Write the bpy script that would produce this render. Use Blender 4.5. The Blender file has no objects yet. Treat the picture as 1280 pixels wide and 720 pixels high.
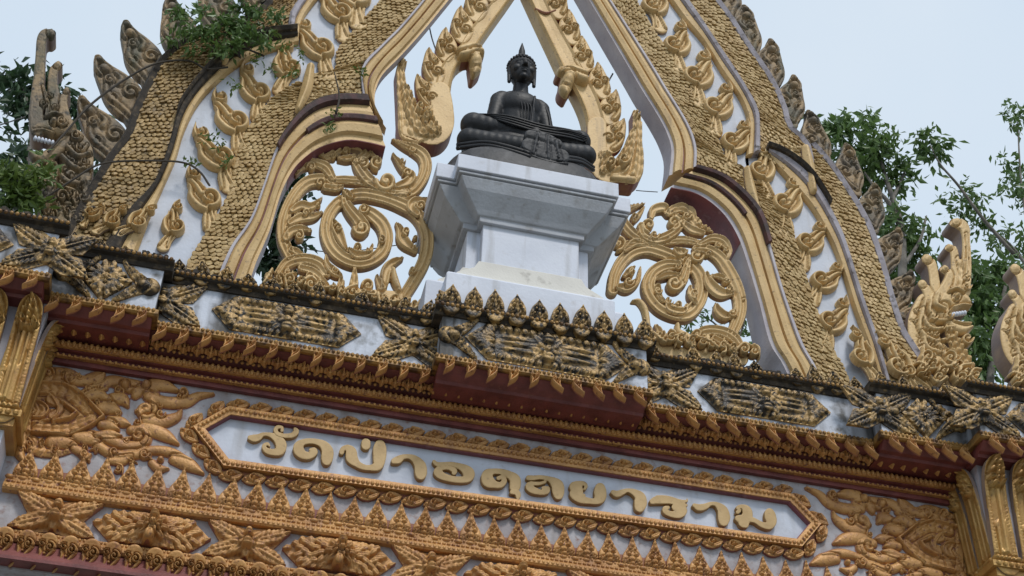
import bpy, bmesh, math, random
import numpy as np
from mathutils import Vector, Matrix
random.seed(7); rng = np.random.default_rng(7)
S = bpy.context.scene; C = S.collection
# ------------------------------------------------------------------ camera
CAM = np.array([-1.739, -7.601, 1.6]); YAW, PITCH, ROLL, FPX = 0.21321, 0.69216, 0.03759, 1748.79
_f = np.array([math.sin(YAW)*math.cos(PITCH), math.cos(YAW)*math.cos(PITCH), math.sin(PITCH)])
_r = np.array([math.cos(YAW), -math.sin(YAW), 0.0]); _u = np.cross(_r, _f)
RT = math.cos(ROLL)*_r + math.sin(ROLL)*_u; UP = -math.sin(ROLL)*_r + math.cos(ROLL)*_u
cam = bpy.data.cameras.new('camera'); co = bpy.data.objects.new('camera', cam); C.objects.link(co)
M = Matrix.Identity(4)
for i in range(3):
    M[i][0], M[i][1], M[i][2], M[i][3] = RT[i], UP[i], -_f[i], CAM[i]
co.matrix_world = M
cam.sensor_width = 36; cam.lens = FPX/1280*36; cam.clip_start = .05; cam.clip_end = 3000
S.camera = co
# ------------------------------------------------------------------ light
EL, AZ = math.radians(54), math.radians(166)      # overcast: soft high sun from the front right
w = bpy.data.worlds.new('World'); S.world = w; w.use_nodes = True
nt = w.node_tree; nt.nodes.clear()
sky = nt.nodes.new('ShaderNodeTexSky'); sky.sky_type = 'NISHITA'; sky.sun_disc = False
sky.sun_elevation = EL; sky.sun_rotation = AZ; sky.dust_density = 3.0; sky.air_density = 1.0
cl = nt.nodes.new('ShaderNodeMixRGB'); cl.inputs[0].default_value = .86     # thin even cloud over the whole sky
tc = nt.nodes.new('ShaderNodeTexCoord'); cn = nt.nodes.new('ShaderNodeTexNoise'); cn.inputs['Scale'].default_value = 2.2; cn.inputs['Detail'].default_value = 5
cm = nt.nodes.new('ShaderNodeMixRGB'); cm.inputs[1].default_value = (5.7, 7.0, 8.4, 1); cm.inputs[2].default_value = (6.8, 7.75, 8.7, 1)
cr_ = nt.nodes.new('ShaderNodeMapRange'); cr_.inputs[1].default_value = .3; cr_.inputs[2].default_value = .7
nt.links.new(tc.outputs['Generated'], cn.inputs['Vector']); nt.links.new(cn.outputs[0], cr_.inputs[0]); nt.links.new(cr_.outputs[0], cm.inputs[0]); nt.links.new(cm.outputs[0], cl.inputs[2])
bg = nt.nodes.new('ShaderNodeBackground'); bg.inputs[1].default_value = .09
wo = nt.nodes.new('ShaderNodeOutputWorld')
nt.links.new(sky.outputs[0], cl.inputs[1]); nt.links.new(cl.outputs[0], bg.inputs[0]); nt.links.new(bg.outputs[0], wo.inputs[0])
sun = bpy.data.lights.new('sun', 'SUN'); sun.energy = 1.5; sun.angle = math.radians(11); sun.color = (1, .96, .9)
so = bpy.data.objects.new('sun', sun); C.objects.link(so)
sd = Vector((math.sin(AZ)*math.cos(EL), math.cos(AZ)*math.cos(EL), math.sin(EL)))
so.rotation_euler = sd.to_track_quat('Z', 'Y').to_euler()
S.view_settings.view_transform = 'Standard'; S.view_settings.look = 'None'
S.view_settings.exposure = 0.34; S.view_settings.gamma = 1

# ------------------------------------------------------------------ helpers
def at(px, py, y):
    """photo pixel -> world point on the vertical plane at depth y"""
    d = RT*(px-640)/FPX + UP*(360-py)/FPX + _f
    return CAM + d*((y-CAM[1])/d[1])
def at_n(P, y):
    P = np.asarray(P, float); d = RT[None]*((P[:, 0]-640)/FPX)[:, None] + UP[None]*((360-P[:, 1])/FPX)[:, None] + _f[None]
    return CAM[None] + d*((y-CAM[1])/d[:, 1])[:, None]
def xz(P, y=0.0):
    q = at_n(P, y); return q[:, [0, 2]]

def principled(name):
    m = bpy.data.materials.new(name); m.use_nodes = True
    return m, m.node_tree, m.node_tree.nodes['Principled BSDF']
def mat(name, col, rough=.5, metal=0., c2=None, s2=6., r2=(.4, .65), c3=None, s3=22., r3=(.45, .6), streak=None, bump=.15, bs=60., edge=None, spec=.5):
    m, t, b = principled(name); N = t.nodes; L = t.links
    geo = N.new('ShaderNodeNewGeometry')
    def noise(scale, detail=6, sc=None):
        n = N.new('ShaderNodeTexNoise'); n.inputs['Scale'].default_value = scale; n.inputs['Detail'].default_value = detail
        if sc:
            mp = N.new('ShaderNodeMapping'); mp.inputs['Scale'].default_value = sc
            L.new(geo.outputs['Position'], mp.inputs[0]); L.new(mp.outputs[0], n.inputs['Vector'])
        else: L.new(geo.outputs['Position'], n.inputs['Vector'])
        return n
    def ramp(src, a, c):
        r = N.new('ShaderNodeMapRange'); r.inputs[1].default_value = a; r.inputs[2].default_value = c
        L.new(src, r.inputs[0]); return r.outputs[0]
    cur = None
    def mix(fac, c):
        nonlocal cur
        x = N.new('ShaderNodeMixRGB'); L.new(fac, x.inputs[0])
        if cur is None: x.inputs[1].default_value = (*col, 1)
        else: L.new(cur, x.inputs[1])
        x.inputs[2].default_value = (*c, 1); cur = x.outputs[0]
    if c2: mix(ramp(noise(s2).outputs[0], *r2), c2)
    if c3: mix(ramp(noise(s3).outputs[0], *r3), c3)
    if streak: mix(ramp(noise(streak[1], 5, (1, 1, .12)).outputs[0], *streak[2]), streak[0])
    if edge:
        mix(ramp(geo.outputs['Pointiness'], edge[1], edge[2]), edge[0])
    if cur is not None: L.new(cur, b.inputs['Base Color'])
    else: b.inputs['Base Color'].default_value = (*col, 1)
    b.inputs['Roughness'].default_value = rough; b.inputs['Metallic'].default_value = metal
    b.inputs['Specular IOR Level'].default_value = spec
    if bump:
        bn = N.new('ShaderNodeBump'); bn.inputs['Strength'].default_value = bump; bn.inputs['Distance'].default_value = .01
        L.new(noise(bs, 8).outputs[0], bn.inputs['Height']); L.new(bn.outputs[0], b.inputs['Normal'])
    return m
GOLD = mat('ochre_gold_paint', (.62, .43, .20), .55, .06, (.51, .335, .14), 5, (.4, .7), (.22, .15, .085), 34, (.60, .76), streak=((.30, .21, .12), 10, (.60, .80)), bump=.25)
GOLDF = mat('orange_gold_paint', (.55, .29, .095), .5, .12, (.40, .19, .06), 6, (.42, .66), (.20, .075, .045), 36, (.56, .72), streak=((.34, .17, .08), 12, (.58, .76)), bump=.35)
GOLDP = mat('pillar_gold_paint', (.50, .30, .09), .42, .25, (.38, .19, .05), 7, (.4, .7), (.20, .10, .04), 40, (.6, .75), bump=.3)
OLD = mat('blackened_gold', (.40, .25, .09), .45, .2, (.030, .021, .014), 9, (.42, .60), (.010, .009, .007), 34, (.47, .61), bump=.6, edge=((.50, .32, .12), .53, .62))
GRIME = mat('grimy_gold', (.32, .22, .115), .65, .05, (.145, .115, .08), 6, (.40, .62), (.045, .04, .03), 28, (.50, .70), streak=((.07, .075, .045), 7, (.52, .74)), bump=.45)
SCALE = mat('mosaic_gold', (.51, .365, .17), .5, .1, (.39, .255, .10), 9, (.4, .65), (.20, .14, .07), 34, (.60, .78), bump=.4)
SCALED = mat('dulled_mosaic_gold', (.42, .285, .12), .55, .08, (.29, .195, .085), 7, (.4, .65), (.11, .08, .05), 30, (.55, .74), bump=.4)
GAP = mat('mosaic_mortar', (.27, .185, .085), .8, 0, (.17, .115, .06), 10, bump=.4)
WHITE = mat('white_plaster', (.63, .66, .74), .7, 0, (.55, .58, .66), 3, (.4, .7), (.50, .50, .53), 14, (.62, .85), streak=((.33, .32, .31), 8, (.56, .80)), bump=.2, bs=40)
CREAM = mat('cream_plaster', (.64, .62, .57), .7, 0, (.56, .54, .50), 4, (.4, .7), (.30, .28, .25), 12, (.60, .8), bump=.2)
FRIEZE = mat('frieze_plaster', (.45, .44, .465), .75, 0, (.34, .31, .32), 6, (.4, .64), (.26, .15, .12), 22, (.56, .76), streak=((.24, .20, .18), 9, (.55, .78)), bump=.3, bs=40)
DULL_SHADE = mat('grimy_shaded_plaster', (.42, .44, .48), .75, 0, (.36, .37, .40), 5, (.4, .65), (.26, .25, .24), 12, (.58, .78), streak=((.22, .21, .20), 8, (.58, .78)), bump=.3, bs=40)  # grime, plus the shade under the pedestal cap put into the darker colour
STAINED = mat('stained_plaster', (.60, .64, .73), .75, 0, (.48, .51, .58), 5, (.4, .65), (.16, .155, .15), 9, (.50, .68), streak=((.085, .08, .075), 6, (.46, .66)), bump=.3, bs=40)
PANEL = mat('pale_panel_plaster', (.58, .62, .71), .7, 0, (.49, .52, .59), 4, (.4, .7), (.36, .36, .37), 16, (.64, .85), streak=((.40, .40, .42), 8, (.55, .8)), bump=.2, bs=40)
GREY = mat('grey_mauve_plaster', (.42, .39, .43), .75, 0, (.28, .25, .27), 6, (.4, .65), (.07, .06, .055), 18, (.56, .72), bump=.3)
SOFF = mat('grey_soffit_plaster', (.50, .47, .50), .75, 0, (.40, .37, .41), 5, (.4, .65), (.22, .19, .19), 16, (.66, .85), bump=.25)
MAROON = mat('maroon_paint', (.20, .052, .046), .5, 0, (.125, .03, .028), 8, (.4, .65), (.22, .075, .05), 30, (.6, .8), bump=.25)
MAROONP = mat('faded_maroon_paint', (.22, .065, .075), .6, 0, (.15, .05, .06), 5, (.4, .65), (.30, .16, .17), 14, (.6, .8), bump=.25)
MAROOND = mat('dirty_maroon', (.11, .045, .045), .7, 0, (.05, .03, .03), 9, (.4, .6), (.24, .16, .15), 20, (.6, .8), bump=.3)
SIDE = mat('maroon_edge', (.25, .085, .065), .6, 0, (.33, .14, .065), 9, (.4, .6), bump=.3)
SIDET = mat('tan_edge', (.42, .27, .14), .65, 0, (.32, .19, .10), 8, (.4, .6), (.2, .12, .08), 24, (.58, .75), bump=.3)
SIDEG = mat('grey_edge', (.34, .24, .17), .7, 0, (.23, .17, .15), 6, (.4, .6), bump=.3)
LEDGE = mat('lichen_ledge', (.035, .028, .022), .9, 0, (.10, .075, .05), 16, (.5, .7), (.22, .16, .08), 30, (.62, .78), bump=.8, bs=30)
BEADO = mat('worn_bead_gold', (.36, .20, .055), .5, .2, (.10, .05, .02), 14, (.45, .62), bump=.3)
BLACK = mat('black_lacquer', (.014, .0145, .017), .52, 0, (.035, .035, .038), 7, (.5, .72), bump=.25, bs=30, spec=.35)
BLACKB = mat('worn_black_base', (.030, .030, .033), .6, 0, (.10, .10, .105), 9, (.52, .75), bump=.5, bs=25)
LETTER = mat('letter_gold', (.51, .345, .155), .55, .05, (.43, .28, .115), 12, (.4, .7), (.30, .19, .09), 26, (.6, .8), bump=.15)
LETS = mat('letter_edge', (.36, .20, .06), .6, 0, bump=.1)
BARK = mat('bark', (.20, .18, .155), .9, 0, (.11, .10, .085), 9, bump=.6)
TWIG = mat('dry_twig', (.06, .05, .04), .9, 0, bump=.3)
WIRE = mat('cable', (.05, .05, .05), .6, 0, bump=0)
GROUND = mat('dark_ground', (.20, .19, .165), .9, 0, (.13, .13, .10), .6, bump=.3, bs=20)
def leafmat(name, a, b_, d):
    m, t, b = principled(name); N = t.nodes; L = t.links
    geo = N.new('ShaderNodeNewGeometry'); n = N.new('ShaderNodeTexNoise'); n.inputs['Scale'].default_value = 2.2; n.inputs['Detail'].default_value = 4
    L.new(geo.outputs['Position'], n.inputs['Vector'])
    r = N.new('ShaderNodeValToRGB'); e = r.color_ramp.elements
    e[0].position = .34; e[0].color = (*a, 1); e[1].position = .68; e[1].color = (*b_, 1)
    L.new(n.outputs[0], r.inputs[0])
    x = N.new('ShaderNodeMixRGB'); L.new(geo.outputs['Random Per Island'], x.inputs[0])
    L.new(r.outputs[0], x.inputs[1]); x.inputs[2].default_value = (*d, 1)
    L.new(x.outputs[0], b.inputs['Base Color']); b.inputs['Roughness'].default_value = .45
    tr = N.new('ShaderNodeBsdfTranslucent'); L.new(x.outputs[0], tr.inputs[0])
    ms = N.new('ShaderNodeMixShader'); ms.inputs[0].default_value = .3
    L.new(b.outputs[0], ms.inputs[1]); L.new(tr.outputs[0], ms.inputs[2]); L.new(ms.outputs[0], N['Material Output'].inputs[0])
    return m
LEAFD = leafmat('dark_leaves', (.03, .06, .03), (.06, .11, .045), (.045, .09, .04))
LEAFM = leafmat('green_leaves', (.07, .135, .035), (.15, .245, .065), (.115, .19, .055))
LEAFB = leafmat('fresh_leaves', (.075, .14, .025), (.16, .22, .05), (.11, .17, .04))

WL = {}
def W(o): return WL.get(o.name, Vector((0, 0, 0)))
def thing(name, label, cat, loc, group=None):
    o = bpy.data.objects.new(name, None); C.objects.link(o); o.empty_display_size = .1
    o.location = loc; WL[o.name] = Vector(loc); o['label'] = label; o['category'] = cat
    if group: o['group'] = group
    return o
def tag(o, label, cat, group=None):
    o['label'] = label; o['category'] = cat
    if group: o['group'] = group
    return o
def inst(me, name, parent=None, loc=(0, 0, 0), rot=(0, 0, 0), sc=(1, 1, 1), kind=None):
    """object sharing a mesh; loc in world coordinates (parents are unrotated)"""
    o = bpy.data.objects.new(name, me); C.objects.link(o)
    loc = Vector(loc); WL[o.name] = loc.copy()
    if parent is not None:
        o.parent = parent; loc = loc - W(parent)
    o.location = loc; o.rotation_euler = rot; o.scale = (sc, sc, sc) if isinstance(sc, (int, float)) else sc
    if kind: o['kind'] = kind
    return o
def mesh(name, V, F, mats, smooth=False, mi=None, sm=None):
    me = bpy.data.meshes.new(name)
    me.from_pydata([tuple(map(float, v)) for v in V], [], [tuple(int(i) for i in f) for f in F])
    for m in (mats if isinstance(mats, (list, tuple)) else [mats]): me.materials.append(m)
    if mi is not None: me.polygons.foreach_set('material_index', np.asarray(mi, np.int32))
    if sm is not None: me.polygons.foreach_set('use_smooth', np.asarray(sm, bool))
    elif smooth: me.polygons.foreach_set('use_smooth', np.ones(len(F), bool))
    me.update(); return me
class MB:
    def __init__(s): s.V = []; s.F = []; s.M = []; s.n = 0
    def add(s, V, F, m=0):
        V = np.asarray(V, float); s.V.append(V); s.F += [tuple(i+s.n for i in f) for f in F]
        s.M += ([m]*len(F) if isinstance(m, int) else list(m)); s.n += len(V)
    def box(s, x0, x1, y0, y1, z0, z1, m=0):
        s.add([(x0,y0,z0),(x1,y0,z0),(x1,y1,z0),(x0,y1,z0),(x0,y0,z1),(x1,y0,z1),(x1,y1,z1),(x0,y1,z1)],
              [(0,3,2,1),(4,5,6,7),(0,1,5,4),(1,2,6,5),(2,3,7,6),(3,0,4,7)], m)
    def prism_x(s, prof, x0, x1, m=0, ms=None):
        """profile [(y,z)] closed polygon swept along x"""
        n = len(prof); V = [(x0, y, z) for y, z in prof]+[(x1, y, z) for y, z in prof]
        F = [(i, (i+1) % n, n+(i+1) % n, n+i) for i in range(n)]
        mm = [(ms[i] if ms else m) for i in range(n)]
        F += [tuple(range(n))[::-1], tuple(range(n, 2*n))]; s.add(V, F, mm+[m, m])
    def ball(s, c, r, seg=7, rings=4, m=0):
        V = [(c[0], c[1], c[2]-r[2])]; F = []
        for j in range(1, rings):
            a = -math.pi/2+math.pi*j/rings
            for i in range(seg):
                b = 2*math.pi*i/seg
                V.append((c[0]+r[0]*math.cos(a)*math.cos(b), c[1]+r[1]*math.cos(a)*math.sin(b), c[2]+r[2]*math.sin(a)))
        V.append((c[0], c[1], c[2]+r[2])); k = len(V)-1
        for i in range(seg): F.append((0, 1+(i+1) % seg, 1+i))
        for j in range(rings-2):
            for i in range(seg):
                a = 1+j*seg+i; b = 1+j*seg+(i+1) % seg; F.append((a, b, b+seg, a+seg))
        q = 1+(rings-2)*seg
        for i in range(seg): F.append((q+i, q+(i+1) % seg, k))
        s.add(V, F, m)
    def tube(s, P, R, seg=6, m=0):
        P = [Vector(p) for p in P]; n = len(P); V = []; F = []
        R = R if hasattr(R, '__len__') else [R]*n
        for i in range(n):
            t = (P[min(i+1, n-1)]-P[max(i-1, 0)]).normalized()
            a = t.cross(Vector((.31, .2, .93))).normalized(); b = t.cross(a)
            for k in range(seg):
                q = 2*math.pi*k/seg; V.append(P[i]+(a*math.cos(q)+b*math.sin(q))*R[i])
        for i in range(n-1):
            for k in range(seg):
                F.append((i*seg+k, i*seg+(k+1) % seg, (i+1)*seg+(k+1) % seg, (i+1)*seg+k))
        F += [tuple(range(seg))[::-1], tuple(range((n-1)*seg, n*seg))]; s.add(V, F, m)
    def mesh(s, name, mats, smooth=False):
        return mesh(name, np.concatenate(s.V), s.F, mats, smooth, s.M)
    def build(s, name, mats, parent=None, smooth=False, kind=None):
        V = np.concatenate(s.V); o0 = W(parent) if parent is not None else Vector((0, 0, 0))
        me = mesh(name, V-np.array(o0), s.F, mats, smooth, s.M)
        o = inst(me, name, parent, o0); 
        if kind: o['kind'] = kind
        return o

def cr(P, n=10):
    """Catmull-Rom through the rows of P"""
    P = np.asarray(P, float)
    if len(P) < 3: 
        t = np.linspace(0, 1, n+1)[:, None]; return P[0]*(1-t)+P[-1]*t
    Q = np.vstack([2*P[0]-P[1], P, 2*P[-1]-P[-2]]); out = []
    for i in range(len(P)-1):
        a, b, c, d = Q[i:i+4]
        for t in np.linspace(0, 1, n, endpoint=False):
            out.append(.5*((2*b)+(c-a)*t+(2*a-5*b+4*c-d)*t*t+(3*b-a-3*c+d)*t**3))
    out.append(P[-1]); return np.array(out)
def resample(P, n):
    P = np.asarray(P, float); d = np.r_[0, np.cumsum(np.linalg.norm(np.diff(P, axis=0), axis=1))]
    t = np.linspace(0, d[-1], n); return np.stack([np.interp(t, d, P[:, k]) for k in range(P.shape[1])], 1)

# ---- carving: strokes -> height field -> mesh
PROF = {
 'r': lambda t: np.sqrt(np.clip(1-t*t, 0, 1)),
 'g': lambda t: np.where(t > .93, .40, .40+.60*np.maximum(np.exp(-(t/.26)**2), np.exp(-((t-.80)/.17)**2))),
 'k': lambda t: np.where(t > .92, .5, .38+.62*np.exp(-((t-.66)/.24)**2)),
 'f': lambda t: np.where(t > .97, .9, 1.0),
 'b': lambda t: np.clip((1-t)/.22, 0, 1)**.5*.35+.65,
 'v': lambda t: .25+.75*np.clip(1-t, 0, 1)**.9,
 'l': lambda t: .35+.65*np.clip(1-np.abs(t-.45)/.55, 0, 1)**.7,
}
def stroke(P, h=.03, k='r', ser=0, n=8):
    return (cr(P, n), h, k, ser)
def spi(cx, cy, r, a0=0., turns=1.5, d=1, w=None, h=.04, k='r'):
    """spiral curl from the rim inward"""
    w = w or r*.21; turns = min(turns, 1.45); t = np.linspace(0, 1, int(14*turns)+6); a = math.radians(a0)+d*2*np.pi*turns*t
    rr = (r-w)*(1-t)**.85+.02*r; ww = w*(1-.2*t)+.10*r*np.clip((t-.8)/.2, 0, 1)
    return (np.stack([cx+rr*np.cos(a), cy+rr*np.sin(a), ww], 1), h, k, 0)
def dot(cx, cy, r, h=.04, k='r'): return (np.array([(cx-.01*r, cy, r), (cx+.01*r, cy, r)]), h, k, 0)
def field(strokes, cell, noise=0.):
    lo = np.min([ (s[0][:, :2]-s[0][:, 2:3]).min(0) for s in strokes], 0)-2*cell
    hi = np.max([ (s[0][:, :2]+s[0][:, 2:3]).max(0) for s in strokes], 0)+2*cell
    us = np.arange(lo[0], hi[0]+cell, cell); vs = np.arange(lo[1], hi[1]+cell, cell)
    SD = np.full((len(vs), len(us)), 1e3); H = np.full((len(vs), len(us)), -1e3)
    HE = np.zeros_like(H)
    for P, h, kind, ser in strokes:
        wmax = P[:, 2].max()+3*cell
        i0 = max(0, int((P[:, 0].min()-wmax-lo[0])/cell)); i1 = min(len(us), int((P[:, 0].max()+wmax-lo[0])/cell)+2)
        j0 = max(0, int((P[:, 1].min()-wmax-lo[1])/cell)); j1 = min(len(vs), int((P[:, 1].max()+wmax-lo[1])/cell)+2)
        X, Y = np.meshgrid(us[i0:i1], vs[j0:j1]); bs = np.full(X.shape, 1e3); bt = np.full(X.shape, 9.); ba = np.zeros(X.shape); bw = np.ones(X.shape)
        acc = 0.
        for a, b in zip(P[:-1], P[1:]):
            dx, dy = b[0]-a[0], b[1]-a[1]; L2 = dx*dx+dy*dy
            if L2 < 1e-12: continue
            t = np.clip(((X-a[0])*dx+(Y-a[1])*dy)/L2, 0, 1)
            d = np.hypot(X-a[0]-t*dx, Y-a[1]-t*dy); ww = np.maximum(a[2]+t*(b[2]-a[2]), 1e-4)
            s = d-ww; m = s < bs
            bs = np.where(m, s, bs); bt = np.where(m, d/ww, bt); ba = np.where(m, acc+t*math.sqrt(L2), ba); bw = np.where(m, ww, bw)
            acc += math.sqrt(L2)
        tt = np.clip(bt, 0, 1); hh = h*PROF[kind](tt)
        if ser: hh = hh*(.55+.45*np.abs(np.sin(np.pi*ser*(ba/acc+.5*tt*bw/acc))))
        sub = (slice(j0, j1), slice(i0, i1))
        ins = bs < 0
        if kind != 'f':      # a cut line round every stroke laid over earlier ones
            gw = np.clip(.38*np.median(P[:, 2]), 1.1*cell, 3.2*cell)
            z = (bs > 0) & (bs < gw) & (H[sub] > 0)
            H[sub] = np.where(z, np.maximum(H[sub]-.62*h*(1-bs/gw)**.7, .12*H[sub]), H[sub])
        H[sub] = np.where(ins, np.maximum(H[sub], hh), H[sub])
        m = bs < SD[sub]; HE[sub] = np.where(m, hh, HE[sub]); SD[sub] = np.minimum(SD[sub], bs)
    H = np.where(SD < 0, np.maximum(H, 0), HE)
    if noise: H = H*(1+noise*rng.standard_normal(H.shape))
    return us, vs, SD, H
def field_mesh(name, us, vs, SD, H, mapf, mats, back=0.02, backface=False, flip=False, smooth=True):
    """height field inside SD<0 -> mesh; mapf(u,v,h) -> xyz"""
    ins = SD < 0; q = ins[:-1, :-1] | ins[1:, :-1] | ins[:-1, 1:] | ins[1:, 1:]
    U, V = np.meshgrid(us, vs); gy, gx = np.gradient(SD, vs, us); g2 = np.maximum(gx*gx+gy*gy, .15)
    cell = us[1]-us[0]; lim = 1.3*cell
    out = ~ins
    ux = np.where(out, U-np.clip(SD*gx/g2, -lim, lim), U); vx = np.where(out, V-np.clip(SD*gy/g2, -lim, lim), V)
    used = np.zeros(SD.shape, bool)
    used[:-1, :-1] |= q; used[1:, :-1] |= q; used[:-1, 1:] |= q; used[1:, 1:] |= q
    idx = -np.ones(SD.shape, int); n = used.sum(); idx[used] = np.arange(n)
    P = mapf(ux[used], vx[used], H[used]); B = mapf(ux[used], vx[used], np.full(n, -back))
    jj, ii = np.nonzero(q)
    a, b, c, d = idx[jj, ii], idx[jj, ii+1], idx[jj+1, ii+1], idx[jj+1, ii]
    F = np.stack([a, b, c, d], 1)
    if flip: F = F[:, ::-1]
    E = np.concatenate([F[:, [0, 1]], F[:, [1, 2]], F[:, [2, 3]], F[:, [3, 0]]])
    key = np.minimum(E[:, 0], E[:, 1])*(n+1)+np.maximum(E[:, 0], E[:, 1])
    _, inv, cnt = np.unique(key, return_inverse=True, return_counts=True)
    be = E[cnt[inv] == 1]
    if backface:
        Vt = np.vstack([P, B]); FS = np.stack([be[:, 1], be[:, 0], be[:, 0]+n, be[:, 1]+n], 1); FB = F[:, ::-1]+n
        FF = np.vstack([F, FS, FB]); mi = np.r_[np.zeros(len(F)), np.ones(len(FS)), np.zeros(len(FB))]
    else:
        bu = np.unique(be); mp = -np.ones(n, int); mp[bu] = np.arange(len(bu))+n
        Vt = np.vstack([P, B[bu]]); FS = np.stack([be[:, 1], be[:, 0], mp[be[:, 0]], mp[be[:, 1]]], 1)
        FF = np.vstack([F, FS]); mi = np.r_[np.zeros(len(F)), np.ones(len(FS))]
    sm = (mi != 1) if smooth else np.zeros(len(mi), bool)
    mats = mats if isinstance(mats, (list, tuple)) else [mats, mats]
    return mesh(name, Vt, FF, mats, mi=mi, sm=sm)
def unit(name, strokes, cell, mats, back=.02, backface=False, mirror=False, noise=0.):
    """carved unit in local coordinates: u -> x, v -> z, height towards -y"""
    us, vs, SD, H = field(strokes, cell, noise); sx = -1 if mirror else 1
    return field_mesh(name, us, vs, SD, H, lambda u, v, h: np.stack([sx*u, -h, v], 1), mats, back, backface, flip=mirror)
def carve_px(name, strokes, y, mats, parent, cell=1.3, back=.04, backface=True, off=np.zeros(3), noise=0., mirror_x=None, kind=None):
    """strokes traced in photo pixels on the plane y, built at their real place and size"""
    us, vs, SD, H = field(strokes, cell, noise); o0 = np.array(W(parent)) if parent is not None else np.zeros(3)
    def mp(u, v, h):
        p = at_n(np.stack([u, v], 1), y)+off; p[:, 1] -= h
        if mirror_x is not None: p[:, 0] = 2*mirror_x-p[:, 0]
        return p-o0
    me = field_mesh(name, us, vs, SD, H, mp, mats, back, backface, flip=(mirror_x is None))
    o = inst(me, name, parent, o0)
    if kind: o['kind'] = kind
    return o
def curls(pts, r, h=.06, seed=3):
    """a crowd of small carved curls and commas round the given points"""
    g_ = np.random.default_rng(seed); out = []
    for x, y in pts:
        a = g_.uniform(0, 360); d = g_.choice([-1, 1]); q = r*g_.uniform(.85, 1.2)
        out.append(spi(x, y, q, a, 1.35, d, h=h*g_.uniform(.9, 1.2)))
        b = math.radians(a)+math.pi/2*d; c = g_.uniform(-.6, .6)
        out.append((cr([(x-q*1.2*math.cos(b+c), y-q*1.2*math.sin(b+c), q*.30), (x+q*math.cos(a), y+q*math.sin(a), q*.28), (x+1.7*q*math.cos(b), y+1.7*q*math.sin(b), q*.06)], 6), h*.85, 'r', 0))
    return out
def crop(P, ox, oy, s):
    P = np.asarray(P, float); Q = P/s; Q[:, 0] += ox; Q[:, 1] += oy; return Q

# ---- lofts between two traced curves on the facade
def extend_axis(A):
    """continue a traced curve (last point highest) to the axis of the gate"""
    A = np.asarray(A, float); d = A[-1]-A[-3]; t = (AX-A[-1][0])/d[0]; return np.vstack([A, A[-1]+d*t])
AX = -.03
def loft(A, B, prof, mats, name, parent, n=40, m=None, caps=True, smooth=False):
    A = resample(A, n); B = resample(B, n); k = len(prof); V = []; F = []; MI = []
    for i in range(n):
        for t, y in prof:
            p = A[i]*(1-t)+B[i]*t; V.append((p[0], y, p[1]))
    for i in range(n-1):
        for j in range(k):
            j2 = (j+1) % k
            F.append((i*k+j, i*k+j2, (i+1)*k+j2, (i+1)*k+j)); MI.append(m[j] if m else 0)
    if caps: F += [tuple(range(k))[::-1], tuple(range((n-1)*k, n*k))]; MI += [0, 0]
    o0 = np.array(W(parent)); me = mesh(name, np.array(V)-o0, F, mats, mi=MI)
    bm = bmesh.new(); bm.from_mesh(me); bmesh.ops.recalc_face_normals(bm, faces=bm.faces); bm.to_mesh(me); bm.free()
    return inst(me, name, parent, o0)
def scales(A, B, y, name, parent, mats, step=.039, wid=.043, jit=.25):
    """overlapping raised scales covering the band between A and B, pointing down the band"""
    L = np.linalg.norm(np.diff(resample(A, 60)+resample(B, 60), axis=0)/2, axis=1).sum(); rows = max(3, int(L/step))
    A = resample(A, rows+1); B = resample(B, rows+1); mb = MB()
    outl = [(-.5, 0), (-.52, .45), (-.30, .86), (0, 1.04), (.30, .86), (.52, .45), (.5, 0)]
    for i in range(rows):
        c = B[i]-A[i]; wd = np.linalg.norm(c); cols = max(2, round(wd/wid)); c = c/wd
        m0 = (A[i]+B[i])/2; m1 = (A[i+1]+B[i+1])/2; dn = (m0-m1)/np.linalg.norm(m0-m1)
        for j in range(cols + (i % 2)):
            u = (j+.5-(.5 if i % 2 else 0))/cols
            if u < .0 or u > 1.0: continue
            u = min(max(u, .5/cols*.8), 1-.5/cols*.8)
            P = A[i+1]*(1-u)+B[i+1]*u; sw = wd/cols*(1+.12*rng.uniform(-1, 1)); sh = step*1.35*(1+.2*rng.uniform(-1, 1)); a = rng.uniform(-jit, jit)
            ca, sa = math.cos(a), math.sin(a); hi = .017*(1+.6*rng.uniform(-1, 1)); V = []
            for x_, d_ in outl:
                x2, d2 = x_*ca-d_*sa*.6, x_*sa*.4+d_*ca
                q = P+c*x2*sw+dn*d2*sh; V.append((q[0], y-.004-hi*d_, q[1]))
            q = P+dn*sh*.5; V.append((q[0], y-.010-hi*.8, q[1]))
            n0 = len(V)-1
            for x_, d_ in outl:
                x2, d2 = x_*ca-d_*sa*.6, x_*sa*.4+d_*ca
                q = P+c*x2*sw+dn*d2*sh; V.append((q[0], y+.004, q[1]))
            F = [(k, k+1, n0) for k in range(6)]+[(6, 0, n0)]+[(k, k+8, k+9, k+1) for k in range(6)]
            mb.add(V, F, [0]*7+[0]*6)
    return mb.build(name, mats, parent, kind='stuff')
def place_tb(me, name, parent, base, tip, y, wide=1., y_tip=None, rng_t=0.):
    """unit of height 1 set from its base pixel to its tip pixel on plane y"""
    b = at(*base, y); t = at(*tip, y if y_tip is None else y_tip); d = t-b; L = math.hypot(d[0], d[2])
    return inst(me, name, parent, b, (0, math.atan2(d[0], d[2]), 0), (L*wide, 1, L))

# ================================================================== SETTING
g = MB(); g.add([(-900, -900, 0), (900, -900, 0), (900, 900, 0), (-900, 900, 0)], [(0, 1, 2, 3)])
g.build('ground', [GROUND], kind='structure')

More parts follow.
